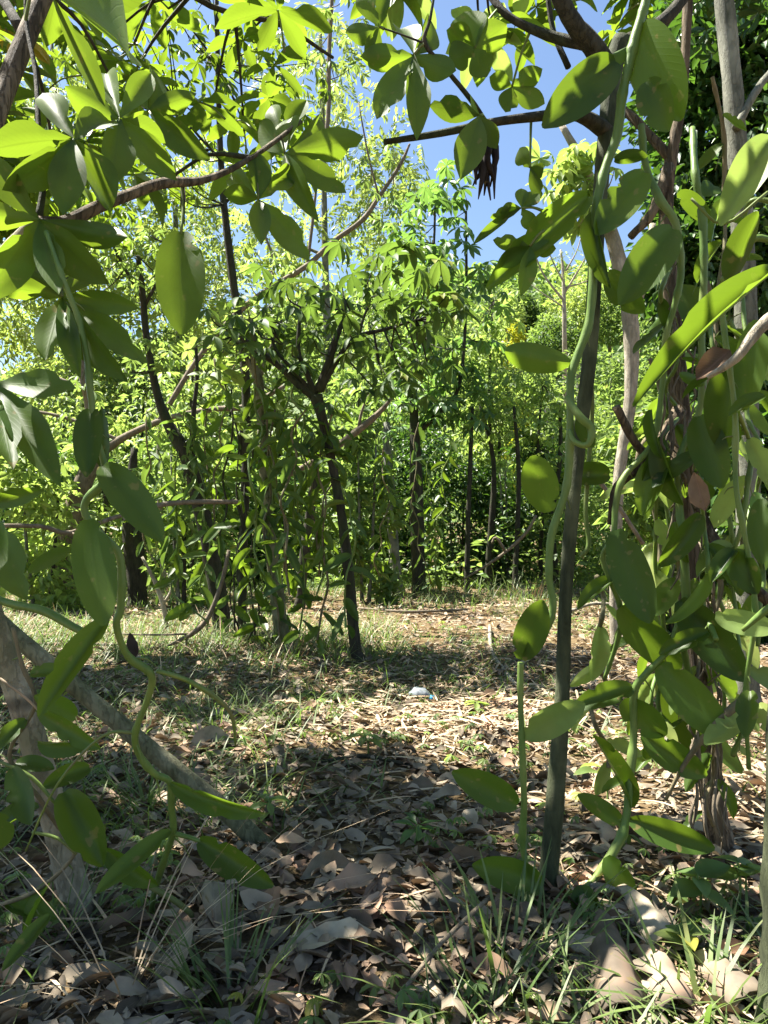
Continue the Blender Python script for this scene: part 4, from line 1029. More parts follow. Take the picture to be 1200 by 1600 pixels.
# vines hanging on the middle trees
mv = [(300, 700, 330, 985, 4.9, 'dark leafy vine winding down the bent trunk'), (385, 560, 376, 985, 4.5, 'dry twisted vine rope hanging along the pole-like tree'), (360, 640, 400, 1000, 4.4, 'thin black vine looping between the pole-like and vine-smothered trees'),
      (420, 640, 430, 1000, 4.2, 'leafy vine covering the vine-smothered trunk'), (450, 620, 470, 990, 4.1, 'loose vine strands right of the vine-smothered trunk'), (500, 650, 500, 1000, 4.0, 'vine with pale leaves hanging just left of the central trunk'),
      (532, 760, 550, 980, 3.85, 'vine hugging the lower central trunk'), (480, 700, 452, 960, 4.6, 'sparse vine strand in front of the dark leaning trunk'), (608, 690, 616, 920, 7.2, 'vine on the thin straight trunk behind the fork'), (655, 660, 658, 915, 7.5, 'dense vine sleeve on the blue-green tree trunk'),
      (680, 700, 672, 915, 7.4, 'long narrow leaved vine hanging right of the blue-green tree trunk'), (330, 620, 318, 900, 5.2, 'leafy vine hanging behind the bent trunk'), (250, 700, 262, 930, 5.6, 'thin vine hanging left of the bent trunk')]
mv += [(340, 560, 345, 800, 4.7, 'leafy vine hanging from the boughs above the bent trunk'), (395, 600, 405, 900, 3.95, 'vine hanging in front of the vine-smothered trunk'), (465, 640, 440, 930, 3.9, 'vine swagged under the left boughs of the central tree'),
       (430, 600, 415, 850, 4.3, 'vine coil high on the vine-smothered trunk'), (475, 650, 490, 900, 4.4, 'vine curtain left of the central trunk'), (290, 640, 300, 780, 4.8, 'vine bundle at the bend of the bent trunk'),
       (590, 700, 600, 900, 6.4, 'vine hanging left of the thin straight trunk'), (695, 680, 690, 900, 7.0, 'dark vine curtain right of the blue-green tree')]
mv += [(352, 600, 362, 990, 4.6, 'dark stringy vine between the bent trunk and the pole-like tree'), (392, 680, 388, 1000, 4.35, 'leafy vine rope touching the pole-like tree'), (412, 560, 450, 900, 4.15, 'vine slanting over the vine-smothered trunk from its crown'), (460, 560, 470, 800, 4.0, 'vine hanging from the left bough of the central tree'),
       (515, 640, 505, 860, 4.2, 'vine hanging behind the fork of the central tree'), (270, 660, 290, 900, 5.1, 'vine hanging off the bend of the bent trunk'), (230, 640, 236, 880, 5.6, 'vine hanging under the left end of the bent trunk')]
for k, (x0, y0, x1, y1, d, lab) in enumerate(mv):
    rr = random.Random(100 + k)
    n = 9; pts = []
    for i in range(n):
        t_ = i / (n - 1)
        pts.append((x0 + (x1 - x0) * t_ + rr.uniform(-9, 9) + 8 * math.sin(t_ * 5 + k), y0 + (y1 - y0) * t_, d + rr.uniform(-.05, .05), rr.uniform(3, 4.5) * 4.4 / d))
    vine('vanilla_vine', lab, pts, stem='bark_dark' if k in (1, 2, 21, 22) else ('stem_dry' if k % 2 else 'stem_green'), auto=.07 if k not in (1, 2) else .2, L=.16, wr=.34, seed=120 + k, mat='leaf_vanilla' if k % 3 else 'leaf_olive', start=.02, sides=6)
vine('vanilla_vine', 'vine shoot with flat leaves crossing in front of the pale roots', [(265, 900, 4.2, 4), (272, 930, 4.2, 5), (290, 945, 4.2, 5), (310, 960, 4.2, 4), (325, 972, 4.2, 3)],
     leaves=[((272, 905, 4.2), (238, 922, 4.1), 12, 30), ((298, 945, 4.2), (258, 968, 4.1), 18, 10), ((300, 950, 4.2), (280, 972, 4.1), 14, 20)], seed=141)

# bare sticks and limbs in the middle distance
def stick(name, label, pts, mat='dry_stick', cat='branch', sides=8, twigs=()):
    low = max(pts, key=lambda p: p[1])
    r_ = thing(name, P(*low[:3]), label, cat)
    q = Acc(); px_tube(q, pts, sides, 4, .08, len(label)); q.obj('limb', M[mat], r_)
    for t_ in twigs:
        q = Acc(); px_tube(q, t_, 6, 3, .08, 3); q.obj('twig', M[mat], r_)
    return r_


stick('bare_limb', 'cut pale limb slanting up behind the central tree', [(440, 748, 5.0, 7), (478, 728, 5.0, 9), (520, 702, 5.0, 11), (560, 672, 5.0, 11), (592, 645, 5.0, 9), (612, 622, 5.0, 4)], twigs=[[(560, 672, 5, 6), (566, 640, 5, 4), (580, 610, 5, 2)]])
stick('bare_limb', 'thin horizontal dead branch crossing the left trunks', [(-40, 822, 2.6, 7), (60, 822, 2.7, 7), (110, 832, 2.8, 7), (190, 805, 3.0, 7), (270, 786, 3.3, 8), (370, 784, 3.6, 7)], twigs=[[(110, 832, 2.8, 5), (150, 850, 2.8, 3)]])
g = G(735, 905); dd = 8.0
stick('bare_limb', 'bare slanting stick at the back of the clearing left of the support trunk', [(725, 905, dd, 3), (780, 870, dd, 5), (820, 835, dd, 5), (838, 805, dd, 4)], twigs=[[(790, 862, dd, 5), (775, 840, dd, 4), (768, 850, dd, 3)]])
stick('bare_limb', 'pale forked dead root standing in the sun on the left', [(262, 992, 5.2, 6), (255, 945, 5.2, 8), (240, 905, 5.2, 6), (222, 870, 5.2, 4)], mat='bark_white', twigs=[[(255, 945, 5.2, 5), (268, 920, 5.2, 4), (262, 895, 5.2, 3)]])
stick('bare_limb', 'curved grey branch arching down to the litter left of the trunks', [(262, 1010, 4.3, 5), (300, 990, 4.3, 8), (325, 965, 4.3, 8), (345, 915, 4.3, 7), (358, 860, 4.3, 6)], twigs=[[(300, 990, 4.3, 4), (240, 992, 4.3, 3), (180, 990, 4.3, 2)], [(292, 995, 4.3, 4), (290, 1020, 4.3, 3)]])
stick('bare_limb', 'slanting dead stick behind the vines on the right', [(885, 700, 2.6, 6), (930, 745, 2.6, 7), (965, 790, 2.6, 7), (1005, 850, 2.6, 6)])
stick('bare_limb', 'thin slanting branch on the right rising from the litter', [(1165, 1090, 1.36, 14), (1120, 1130, 1.38, 12), (1075, 1185, 1.42, 8), (1040, 1250, 1.46, 5)], mat='stem_dry')
stick('bare_limb', 'white-tipped dead stick poking in from the right edge', [(1215, 490, 1.2, 22), (1185, 515, 1.2, 20), (1150, 560, 1.2, 14), (1105, 590, 1.22, 8)], mat='bark_white')

# dead leaves caught in the right-hand tangle
def deadleaf(label, base, tip, w_, mat, var, roll=0, group=None, name='dead_leaf'):
    b, tp_ = P(*base), P(*tip)
    d = (base[2] + tip[2]) / 2
    y = (tp_ - b).normalized(); v = (CAM - b).normalized()
    n = v - y * v.dot(y); n = Matrix.Rotation(math.radians(roll), 3, y) @ n
    o = link(name, mset('dead', mat)[var], None, leafM(b, tp_, n, w_ * d / FPX))
    return tag(o, label, 'dead leaf', group)


deadleaf('folded brown dead leaf caught in the vines at the upper right', (1140, 548, 1.24), (1092, 588, 1.22), 46, 'leaf_dead_brown', 1, 10)
deadleaf('curled orange-brown dead leaf hanging from the shaggy trunk', (1085, 738, 1.34), (1102, 798, 1.33), 30, 'leaf_dead_brown', 0, 20)
deadleaf('small black withered leaf hanging over the far litter on the left', (203, 988, 2.2), (212, 1028, 2.2), 16, 'leaf_charred', 0, 10)
deadleaf('dark shrivelled leaf dangling under the near-left branch', (288, 290, 1.34), (287, 350, 1.33), 10, 'leaf_charred', 1, 10)

# ------------------------------------------------------------------ the background growth
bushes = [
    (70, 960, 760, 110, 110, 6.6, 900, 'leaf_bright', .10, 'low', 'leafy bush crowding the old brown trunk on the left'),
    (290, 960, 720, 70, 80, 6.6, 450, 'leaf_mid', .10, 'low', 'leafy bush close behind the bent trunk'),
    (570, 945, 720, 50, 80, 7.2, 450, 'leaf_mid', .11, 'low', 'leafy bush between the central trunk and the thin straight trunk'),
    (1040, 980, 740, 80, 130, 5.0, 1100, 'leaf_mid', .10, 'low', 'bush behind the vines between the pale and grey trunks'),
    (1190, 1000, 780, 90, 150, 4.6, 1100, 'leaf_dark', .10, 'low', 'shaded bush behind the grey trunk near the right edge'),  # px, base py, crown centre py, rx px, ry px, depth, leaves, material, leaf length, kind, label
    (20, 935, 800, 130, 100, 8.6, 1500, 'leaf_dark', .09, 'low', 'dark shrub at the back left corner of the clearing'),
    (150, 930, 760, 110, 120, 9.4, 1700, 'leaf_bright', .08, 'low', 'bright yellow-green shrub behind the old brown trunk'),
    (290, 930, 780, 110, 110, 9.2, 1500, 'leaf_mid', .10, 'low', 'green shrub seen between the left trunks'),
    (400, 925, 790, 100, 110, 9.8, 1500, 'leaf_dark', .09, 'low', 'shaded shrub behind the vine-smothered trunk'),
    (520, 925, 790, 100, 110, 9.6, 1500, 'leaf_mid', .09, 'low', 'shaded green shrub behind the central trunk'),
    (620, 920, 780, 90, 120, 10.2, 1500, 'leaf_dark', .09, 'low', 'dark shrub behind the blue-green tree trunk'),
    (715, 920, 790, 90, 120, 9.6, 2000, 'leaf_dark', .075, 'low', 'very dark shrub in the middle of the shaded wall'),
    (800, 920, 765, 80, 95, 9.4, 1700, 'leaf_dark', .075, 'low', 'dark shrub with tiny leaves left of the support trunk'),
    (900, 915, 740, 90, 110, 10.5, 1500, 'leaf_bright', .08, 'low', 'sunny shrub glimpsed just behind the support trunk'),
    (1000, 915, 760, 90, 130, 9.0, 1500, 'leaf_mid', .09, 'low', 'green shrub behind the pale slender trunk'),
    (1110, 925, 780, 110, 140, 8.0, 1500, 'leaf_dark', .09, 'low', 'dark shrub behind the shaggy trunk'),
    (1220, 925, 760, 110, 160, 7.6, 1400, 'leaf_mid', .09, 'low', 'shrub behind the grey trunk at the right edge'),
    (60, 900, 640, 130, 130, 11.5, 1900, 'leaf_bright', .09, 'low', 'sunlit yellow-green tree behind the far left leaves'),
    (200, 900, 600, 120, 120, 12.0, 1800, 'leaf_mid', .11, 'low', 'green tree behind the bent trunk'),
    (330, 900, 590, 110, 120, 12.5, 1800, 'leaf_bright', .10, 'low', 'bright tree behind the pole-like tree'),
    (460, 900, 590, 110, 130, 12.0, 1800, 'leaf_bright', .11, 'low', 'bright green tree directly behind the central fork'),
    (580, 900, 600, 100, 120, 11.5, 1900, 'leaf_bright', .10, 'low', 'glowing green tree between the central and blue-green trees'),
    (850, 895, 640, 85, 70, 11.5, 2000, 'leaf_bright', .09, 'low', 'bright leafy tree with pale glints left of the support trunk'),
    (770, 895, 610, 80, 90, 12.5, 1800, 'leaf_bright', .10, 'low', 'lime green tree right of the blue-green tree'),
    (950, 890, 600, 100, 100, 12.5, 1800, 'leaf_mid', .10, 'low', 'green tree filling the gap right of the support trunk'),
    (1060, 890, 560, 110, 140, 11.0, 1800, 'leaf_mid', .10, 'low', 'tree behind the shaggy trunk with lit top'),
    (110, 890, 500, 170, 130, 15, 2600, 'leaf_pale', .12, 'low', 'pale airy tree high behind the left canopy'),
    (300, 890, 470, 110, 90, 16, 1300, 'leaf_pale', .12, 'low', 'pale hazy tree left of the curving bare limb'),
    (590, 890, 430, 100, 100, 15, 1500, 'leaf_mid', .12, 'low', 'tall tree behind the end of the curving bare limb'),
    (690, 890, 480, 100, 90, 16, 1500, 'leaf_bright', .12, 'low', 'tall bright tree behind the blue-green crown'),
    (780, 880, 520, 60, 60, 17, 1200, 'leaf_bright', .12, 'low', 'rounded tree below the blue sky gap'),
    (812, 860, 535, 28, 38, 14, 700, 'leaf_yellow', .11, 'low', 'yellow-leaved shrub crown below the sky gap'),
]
BM = {}
for k, (px_, by, cy, rx, ry, d, n, mat, L, kd, lab) in enumerate(bushes):
    nrg = np.random.RandomState(200 + k); rr = random.Random(k)
    c = P(px_, cy, d)
    g = Vector((c.x, c.y, gz(c.x, c.y)))
    istree = d > 11
    root = thing('background_tree' if istree else 'shrub', g, lab, 'tree' if istree else 'shrub')
    RX, RZ = rx * d / FPX, ry * d / FPX
    f = Acc()
    bl = []
    top = c.z + RZ
    lo = g.z + (.1 if not istree else .5)
    n = int(n * 2.2)
    for j in range(11):
        a = rr.uniform(0, 6.28); u = rr.uniform(.15, .8)
        h_ = (j + .5) / 11
        z_ = lo + (top - lo) * h_
        s_ = rr.uniform(.42, .62) * (1 - .35 * abs(h_ - .55))
        cc = Vector((c.x + math.cos(a) * RX * u, c.y + math.sin(a) * RX * .6 * u, z_ - RZ * s_ * .5))
        bl.append((cc, (RX * s_ * 1.1, RX * .7 * s_, RZ * s_), n // 11))
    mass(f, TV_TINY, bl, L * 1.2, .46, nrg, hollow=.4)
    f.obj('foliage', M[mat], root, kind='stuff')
    for j in range(2 if not istree else 1):
        q = Acc()
        x = rr.uniform(-.25, .25) * RX
        q.tube([g + Vector((x * .5, 0, -.05)), g + Vector((x, 0, (c.z - g.z) * .5)), c + Vector((x * 1.4, 0, RZ * .3))], [.05 if istree else .022, .035 if istree else .016, .008], 7, 4, .06, j)
        q.obj('trunk' if istree else 'stem', M['bark_dark' if rr.random() < .6 else 'bark_grey'], root)

# the dense dark tree filling the upper right
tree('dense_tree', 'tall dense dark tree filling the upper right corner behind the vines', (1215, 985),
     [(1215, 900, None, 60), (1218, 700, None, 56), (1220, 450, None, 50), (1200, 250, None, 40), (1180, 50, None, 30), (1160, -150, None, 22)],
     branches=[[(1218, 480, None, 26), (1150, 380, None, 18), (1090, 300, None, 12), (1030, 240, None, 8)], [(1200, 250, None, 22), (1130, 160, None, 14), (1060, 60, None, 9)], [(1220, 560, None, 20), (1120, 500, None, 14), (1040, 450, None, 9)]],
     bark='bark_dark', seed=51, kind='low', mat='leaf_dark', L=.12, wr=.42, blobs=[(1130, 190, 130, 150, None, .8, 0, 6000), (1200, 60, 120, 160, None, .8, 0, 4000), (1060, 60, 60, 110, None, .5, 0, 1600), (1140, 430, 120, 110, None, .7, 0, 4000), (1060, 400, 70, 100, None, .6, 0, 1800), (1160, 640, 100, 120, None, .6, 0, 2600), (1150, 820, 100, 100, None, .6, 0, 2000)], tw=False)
tree('dry_tree', 'bare twiggy grey treetop against the sky behind the support trunk', (880, 880),
     [(884, 700, 19, 8), (882, 520, 19, 7), (880, 430, 19, 5), (876, 390, 19, 3)], branches=[[(881, 470, 19, 4), (850, 430, 19, 3), (835, 395, 19, 2)], [(881, 460, 19, 4), (905, 420, 19, 3), (925, 385, 19, 2)], [(880, 440, 19, 3), (860, 400, 19, 2), (855, 375, 19, 1.5)], [(880, 430, 19, 3), (900, 395, 19, 2), (908, 370, 19, 1.5)],
                                                                                     [(881, 450, 19, 3), (915, 440, 19, 2), (940, 425, 19, 1.5)], [(881, 480, 19, 3), (850, 460, 19, 2), (830, 445, 19, 1.5)]],
     bark='bark_white', seed=52, kind='pin', mat='leaf_pale', L=.3, blobs=[(880, 410, 50, 40, 19, 1, 0, 30)])
# trees on the hillside
hl = ['rounded olive tree on the far hillside behind the yellow shrub', 'large feathery tree on the far hillside beside the support trunk', 'dark green tree on the hillside at the foot of the sky gap', 'hillside tree showing through the vines right of the support trunk',
      'pale green hillside tree nearest the skyline', 'hillside tree low behind the bright leafy tree', 'hillside tree behind the pale slender trunk', 'hillside tree far behind the shaggy trunk', 'hillside tree on the crest left of the yellow shrub']
for k, (px_, py_, d, r_) in enumerate([(850, 520, 62, 3.0), (900, 500, 66, 4.0), (840, 490, 75, 3.4), (950, 480, 68, 3.6), (905, 465, 82, 3.6), (870, 560, 58, 3.0), (1000, 500, 64, 3.6), (1060, 470, 70, 4), (790, 490, 74, 3.6)]):
    nrg = np.random.RandomState(300 + k); rr = random.Random(k)
    c = P(px_, py_, d); zt = hill_z(c.x, c.y) - 1.2
    zt = min(zt, c.z - r_)
    g = Vector((c.x, c.y, zt))
    root = thing('hillside_tree', g, hl[k], 'tree')
    f = Acc(); bl = []
    for j in range(9):
        q_ = Vector((rr.gauss(0, 1), rr.gauss(0, 1), rr.gauss(0, .6))); q_.normalize()
        bl.append((c + q_ * r_ * .55, (r_ * .5, r_ * .5, r_ * .42), 420))
    mass(f, TV_LOW, bl, .42, .45, nrg, hollow=.7)
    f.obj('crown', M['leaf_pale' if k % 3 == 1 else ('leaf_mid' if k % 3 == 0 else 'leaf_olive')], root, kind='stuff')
    q = Acc(); q.tube([g - Vector((0, 0, .3)), g + Vector((.2, 0, (c.z - g.z) * .5)), c], [.3, .22, .1], 7); q.obj('trunk', M['bark_grey'], root)
f = Acc(); nrg = np.random.RandomState(9)
n = 16000
hxv, hyv = nrg.uniform(-60, 110, n), nrg.uniform(52, 150, n)
pos = np.stack([hxv, hyv, np.array([hill_z(a, b) for a, b in zip(hxv, hyv)]) - 1.2 + nrg.rand(n) * 3.0], 1)
dr = nrg.normal(size=(n, 3)); nr = nrg.normal(size=(n, 3)) * .6 + np.array([0, -.4, .8])
scatter(f, TV_LOW, pos, dr, nr, nrg.uniform(1.2, 2.2, n), nrg.uniform(.7, 1.3, n), nrg.rand(n), nrg)
f.obj('hill_woodland', M['leaf_mid'], None, kind='stuff')
tag(bpy.data.objects['hill_woodland'], 'mass of green woodland covering the far hillside', 'woodland')

# ------------------------------------------------------------------ ground cover
nrg = np.random.RandomState(17)


def gzv(p):
    return np.array([gz(a, b) for a, b in p])


def litter(n, ymin, ymax, L0, L1, tpls, mat, name, label, lift=.012, power=1.0, tilt=.22):
    f = Acc()
    yv = ymin + (ymax - ymin) * nrg.rand(n) ** power
    xv = (nrg.rand(n) - .5) * 2 * (yv * .60 + .5)
    pos = np.stack([xv, yv, gzv(zip(xv, yv)) + lift * nrg.rand(n) * 2], 1)
    a = nrg.rand(n) * 6.28
    dr = np.stack([np.cos(a), np.sin(a), nrg.normal(size=n) * tilt * .6], 1)
    nr = np.stack([nrg.normal(size=n) * tilt, nrg.normal(size=n) * tilt, np.ones(n)], 1)
    L = nrg.uniform(L0, L1, n)
    scatter(f, tpls, pos, dr, nr, L, L * nrg.uniform(.3, .6, n), nrg.rand(n), nrg)
    o = f.obj(name, M[mat], None, kind='stuff')
    tag(o, label, 'litter')


litter(20000, .7, 9.5, .02, .065, TV_DLOW, 'leaf_dead', 'leaf_litter', 'carpet of small brown dead leaves over the whole clearing', power=1.5)
litter(14000, .7, 4.5, .008, .03, TV_DLOW, 'leaf_dead', 'leaf_litter', 'fine crumbled leaf debris filling the gaps of the foreground litter', lift=.012, power=1.2)
litter(220, .8, 5, .05, .09, TV_DEAD, 'leaf_dead', 'leaf_litter', 'larger curled dead leaves scattered through the foreground litter', lift=.02, power=1.2)
# straw and twigs
f = Acc(); n = 9000
yv = .7 + 9 * nrg.rand(n) ** 1.3
xv = (nrg.rand(n) - .5) * 2 * (yv * .6 + .5)
pos = np.stack([xv, yv, gzv(zip(xv, yv)) + .006 + .02 * nrg.rand(n)], 1)
a = nrg.rand(n) * 6.28
dr = np.stack([np.cos(a), np.sin(a), nrg.normal(size=n) * .15], 1)
nr = np.stack([nrg.normal(size=n) * .5, nrg.normal(size=n) * .5, np.ones(n)], 1)
L = nrg.uniform(.05, .22, n)
scatter(f, TV_BLADE, pos, dr, nr, L, nrg.uniform(.002, .006, n) * (1 + .1 * yv), nrg.rand(n), nrg)
tag(f.obj('straw_litter', M['straw'], None, kind='stuff'), 'dry straw and fine stalks strewn over the ground', 'straw')
# green grass, in drifts
f = Acc(); n = 46000
yv = .8 + 9.5 * nrg.rand(n) ** 1.1
xv = (nrg.rand(n) - .5) * 2 * (yv * .6 + .5)
dens = np.array([noise.noise(Vector((x * 1.1, y * 1.1, 4))) for x, y in zip(xv, yv)]) - .12 * (xv > .1 * yv) * (yv < 6) + .2 * (xv < -.12 * yv)
dens = dens - .35 * np.exp(-((xv - .25) / .4) ** 2 - ((yv - 2.95) / .5) ** 2) - .15 * (np.abs(xv) < .35 * yv) * (yv < 2.4)  # grass thinned on the central patch to brighten it like sunlit ground
s = dens > .0 + .25 * nrg.rand(n) - .12
xv, yv = xv[s], yv[s]; n = len(xv)
pos = np.stack([xv, yv, gzv(zip(xv, yv))], 1)
a = nrg.rand(n) * 6.28
dr = np.stack([np.cos(a) * .8, np.sin(a) * .8, .35 + nrg.rand(n) * .9], 1)
nr = np.stack([-np.cos(a) * .5, -np.sin(a) * .5, np.ones(n)], 1)
L = nrg.uniform(.04, .15, n)
scatter(f, TV_BLADE, pos, dr, nr, L, nrg.uniform(.003, .008, n), nrg.rand(n), nrg)
tag(f.obj('grass', M['grass'], None, kind='stuff'), 'thin green grass growing through the litter', 'grass')
f = Acc(); n = 2600
yv = .9 + 5.5 * nrg.rand(n) ** 1.1; xv = (nrg.rand(n) - .62) * 2 * (yv * .55 + .3)
dens = np.array([noise.noise(Vector((x * 1.7, y * 1.7, 9))) for x, y in zip(xv, yv)])
s = dens > .05; xv, yv = xv[s], yv[s]; n = len(xv)
pos = np.stack([xv, yv, gzv(zip(xv, yv)) + .015 + .03 * nrg.rand(n)], 1)
a = nrg.rand(n) * 6.28
scatter(f, TV_PAL, pos, np.stack([np.cos(a), np.sin(a), .1 * np.ones(n)], 1), np.stack([nrg.normal(size=n) * .3, nrg.normal(size=n) * .3, np.ones(n)], 1), *([nrg.uniform(.018, .045, n)] * 2), nrg.rand(n), nrg)
tag(f.obj('low_weeds', M['leaf_mid'], None, kind='stuff'), 'low green weeds spreading through the shaded litter', 'weeds')
# taller dry-green grass at the sunny back edge
f = Acc(); n = 9000
yv = nrg.uniform(6.3, 10.5, n); xv = nrg.uniform(-6.5, 6.5, n)
pos = np.stack([xv, yv, gzv(zip(xv, yv))], 1)
a = nrg.rand(n) * 6.28
dr = np.stack([np.cos(a) * .5, np.sin(a) * .5, .7 + nrg.rand(n)], 1); nr = np.stack([-np.cos(a), -np.sin(a), np.ones(n) * .4], 1)
L = nrg.uniform(.08, .34, n) * np.clip((yv - 5.6) / 2.4, .2, 1)
scatter(f, TV_BLADE, pos, dr, nr, L, nrg.uniform(.006, .012, n), nrg.rand(n), nrg)
tag(f.obj('tall_grass', M['grass'], None, kind='stuff'), 'taller grass along the sunny back edge of the clearing', 'grass')

# rank grass, green and dry, round the feet of the middle trees
for nm, mt, n, lab in (('tall_grass', 'grass', 3200, 'rank green grass round the feet of the middle trees'), ('dry_grass', 'straw', 600, 'dry brown grass stalks round the feet of the middle trees')):
    f = Acc()
    xv = nrg.uniform(-2.6, .1, n); yv = nrg.normal(4.5, .45, n) - .15 * xv
    pos = np.stack([xv, yv, gzv(zip(xv, yv))], 1); a = nrg.rand(n) * 6.28
    L = nrg.uniform(.06, .24, n)
    scatter(f, TV_BLADE, pos, np.stack([np.cos(a) * .7, np.sin(a) * .7, .4 + nrg.rand(n)], 1), np.stack([-np.cos(a), -np.sin(a), np.ones(n) * .4], 1), L, nrg.uniform(.004, .009, n), nrg.rand(n), nrg)
    tag(f.obj(nm, M[mt], None, kind='stuff'), lab, 'grass')
# dense low growth closing off the back of the clearing
f = Acc(); n = 16000
yv = nrg.uniform(8.6, 15, n); xv = nrg.uniform(-9, 9, n)
hg = .35 + .5 * np.array([noise.noise(Vector((x * .9, y * .9, 2))) for x, y in zip(xv, yv)]) + .05 * (yv - 8.6)
pos = np.stack([xv, yv, gzv(zip(xv, yv)) + np.clip(hg, .1, 2) * nrg.rand(n) * 1.5], 1)
a = nrg.rand(n) * 6.28
scatter(f, TV_TINY, pos, np.stack([np.cos(a), np.sin(a), nrg.uniform(-.6, .5, n)], 1), np.stack([nrg.normal(size=n) * .5, nrg.normal(size=n) * .5, np.ones(n)], 1), nrg.uniform(.09, .17, n), nrg.uniform(.04, .08, n), nrg.rand(n), nrg)
tag(f.obj('undergrowth', M['leaf_mid'], None, kind='stuff'), 'dense low green undergrowth at the back of the clearing', 'undergrowth')
# pale straw concentrated to brighten the sunlit patch and strip through litter colour
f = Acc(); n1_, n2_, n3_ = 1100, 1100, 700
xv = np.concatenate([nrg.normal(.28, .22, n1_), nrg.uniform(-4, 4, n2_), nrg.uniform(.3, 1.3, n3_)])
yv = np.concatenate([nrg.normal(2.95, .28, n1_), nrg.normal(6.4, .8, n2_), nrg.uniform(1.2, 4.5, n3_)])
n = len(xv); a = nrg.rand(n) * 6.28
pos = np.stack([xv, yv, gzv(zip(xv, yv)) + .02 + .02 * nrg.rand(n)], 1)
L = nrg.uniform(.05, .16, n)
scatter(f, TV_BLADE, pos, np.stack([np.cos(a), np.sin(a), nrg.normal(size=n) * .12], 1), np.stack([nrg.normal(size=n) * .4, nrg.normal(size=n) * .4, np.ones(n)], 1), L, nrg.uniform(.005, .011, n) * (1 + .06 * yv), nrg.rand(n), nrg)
tag(f.obj('straw_litter', M['straw'], None, kind='stuff'), 'pale straw brightening the sunlit central patch and the back strip', 'straw')

# big dead leaves one can pick out
def gleaf(label, px_, py_, length, width, ang, mat, var, tilt=(0, 0), group=None, lift=.02):
    g_ = G(px_, py_, lift)
    a = math.radians(ang)
    dr = Vector((math.cos(a), math.sin(a), tilt[0]))
    dr.normalize()
    b = g_ - dr * length * .5
    return tag(link('dead_leaf', mset('dead', mat)[var], None, leafM(b, b + dr * length, Vector((tilt[1], -.25, 1)), width)), label, 'dead leaf', group)


gleaf('broad pale grey-green dead leaf lying flat at bottom centre', 520, 1490, .14, .06, 5, 'leaf_dead_pale', 0, (.05, .1))
gleaf('pale torn dead leaf overlapping the left end of the flat bottom-centre leaf', 470, 1500, .10, .05, 80, 'leaf_dead_pale', 3, (.1, -.2))
gleaf('cupped olive dead leaf above the flat bottom-centre leaf', 510, 1375, .11, .045, 25, 'leaf_dead_pale', 1, (.2, .2))
gleaf('crumpled grey dead leaf just above the cupped olive leaf', 545, 1405, .10, .05, 10, 'leaf_dead', 4, (.1, .1))
gleaf('upright pale dead leaf propped near the bottom edge left of centre', 275, 1530, .13, .06, 75, 'leaf_dead_pale', 2, (.5, -.2))
gleaf('white-backed curled dead leaf under the low vanilla leaf pair', 335, 1440, .11, .06, 110, 'leaf_dead_pale', 4, (.3, .3))
gleaf('folded tan dead leaf beside the leaning branch', 325, 1170, .15, .07, 40, 'leaf_dead_pale', 1, (.3, .3))
gleaf('big broken grey dead leaf in the shade left of the support trunk', 680, 1415, .115, .055, 60, 'leaf_dead', 3, (.1, .2))
gleaf('narrow grey dead leaf lying in the shaded litter bottom left', 185, 1470, .14, .05, 15, 'leaf_dead', 0, (.05, 0))
gleaf('pale dead leaf at the edge of the sunny patch', 610, 1065, .16, .09, 20, 'leaf_dead_pale', 2, (.1, 0))
rr = random.Random(77)
MARKS = [(520, 1490, 'the flat bottom-centre leaf'), (425, 1320, 'the foot of the leaning branch'), (855, 1390, 'the foot of the support trunk'), (140, 1440, 'the foot of the ringed trunk'), (660, 1098, 'the plastic scrap'), (640, 1330, 'the bluish seedling'),
         (325, 1170, 'the folded tan leaf'), (558, 1036, 'the foot of the central tree'), (940, 1520, 'the long pinkish sheath'), (1090, 1440, 'the sunlit young plant'), (1125, 1335, 'the foot of the shaggy trunk'), (275, 1530, 'the upright pale leaf'), (700, 1560, 'the slanting grey stick')]
CW = {'leaf_dead': 'tan', 'leaf_dead_pale': 'pale', 'leaf_dead_brown': 'reddish-brown'}
seen_l = set()
tries = 0
while len(seen_l) < 84 and tries < 900:
    tries += 1
    px_, py_ = (rr.uniform(60, 800), rr.uniform(1080, 1590)) if len(seen_l) < 56 else (rr.uniform(890, 1190), rr.uniform(1180, 1590))
    mk = min(MARKS, key=lambda q_: (q_[0] - px_) ** 2 + (q_[1] - py_) ** 2)
    dx, dy = px_ - mk[0], py_ - mk[1]
    rel = ('right of' if dx > 0 else 'left of') if abs(dx) > 1.3 * abs(dy) else (('in front of' if dy > 0 else 'behind') if abs(dy) > 1.3 * abs(dx) else ('in front right of' if dx > 0 else 'in front left of') if dy > 0 else ('behind right of' if dx > 0 else 'behind left of'))
    mt = rr.choice(['leaf_dead', 'leaf_dead', 'leaf_dead_pale', 'leaf_dead_brown'])
    big = rr.random() < .45
    lab = f"{'large' if big else 'small'} {CW[mt]} dead leaf {rel} {mk[2]}"
    if lab in seen_l: continue
    seen_l.add(lab)
    L_ = rr.uniform(.07, .1) if big else rr.uniform(.04, .058)
    gleaf(lab, px_, py_, L_, L_ * rr.uniform(.4, .55), rr.uniform(0, 360), mt, rr.randrange(6), (rr.uniform(-.15, .3), rr.uniform(-.3, .3)), 'loose dead leaves on the ground')

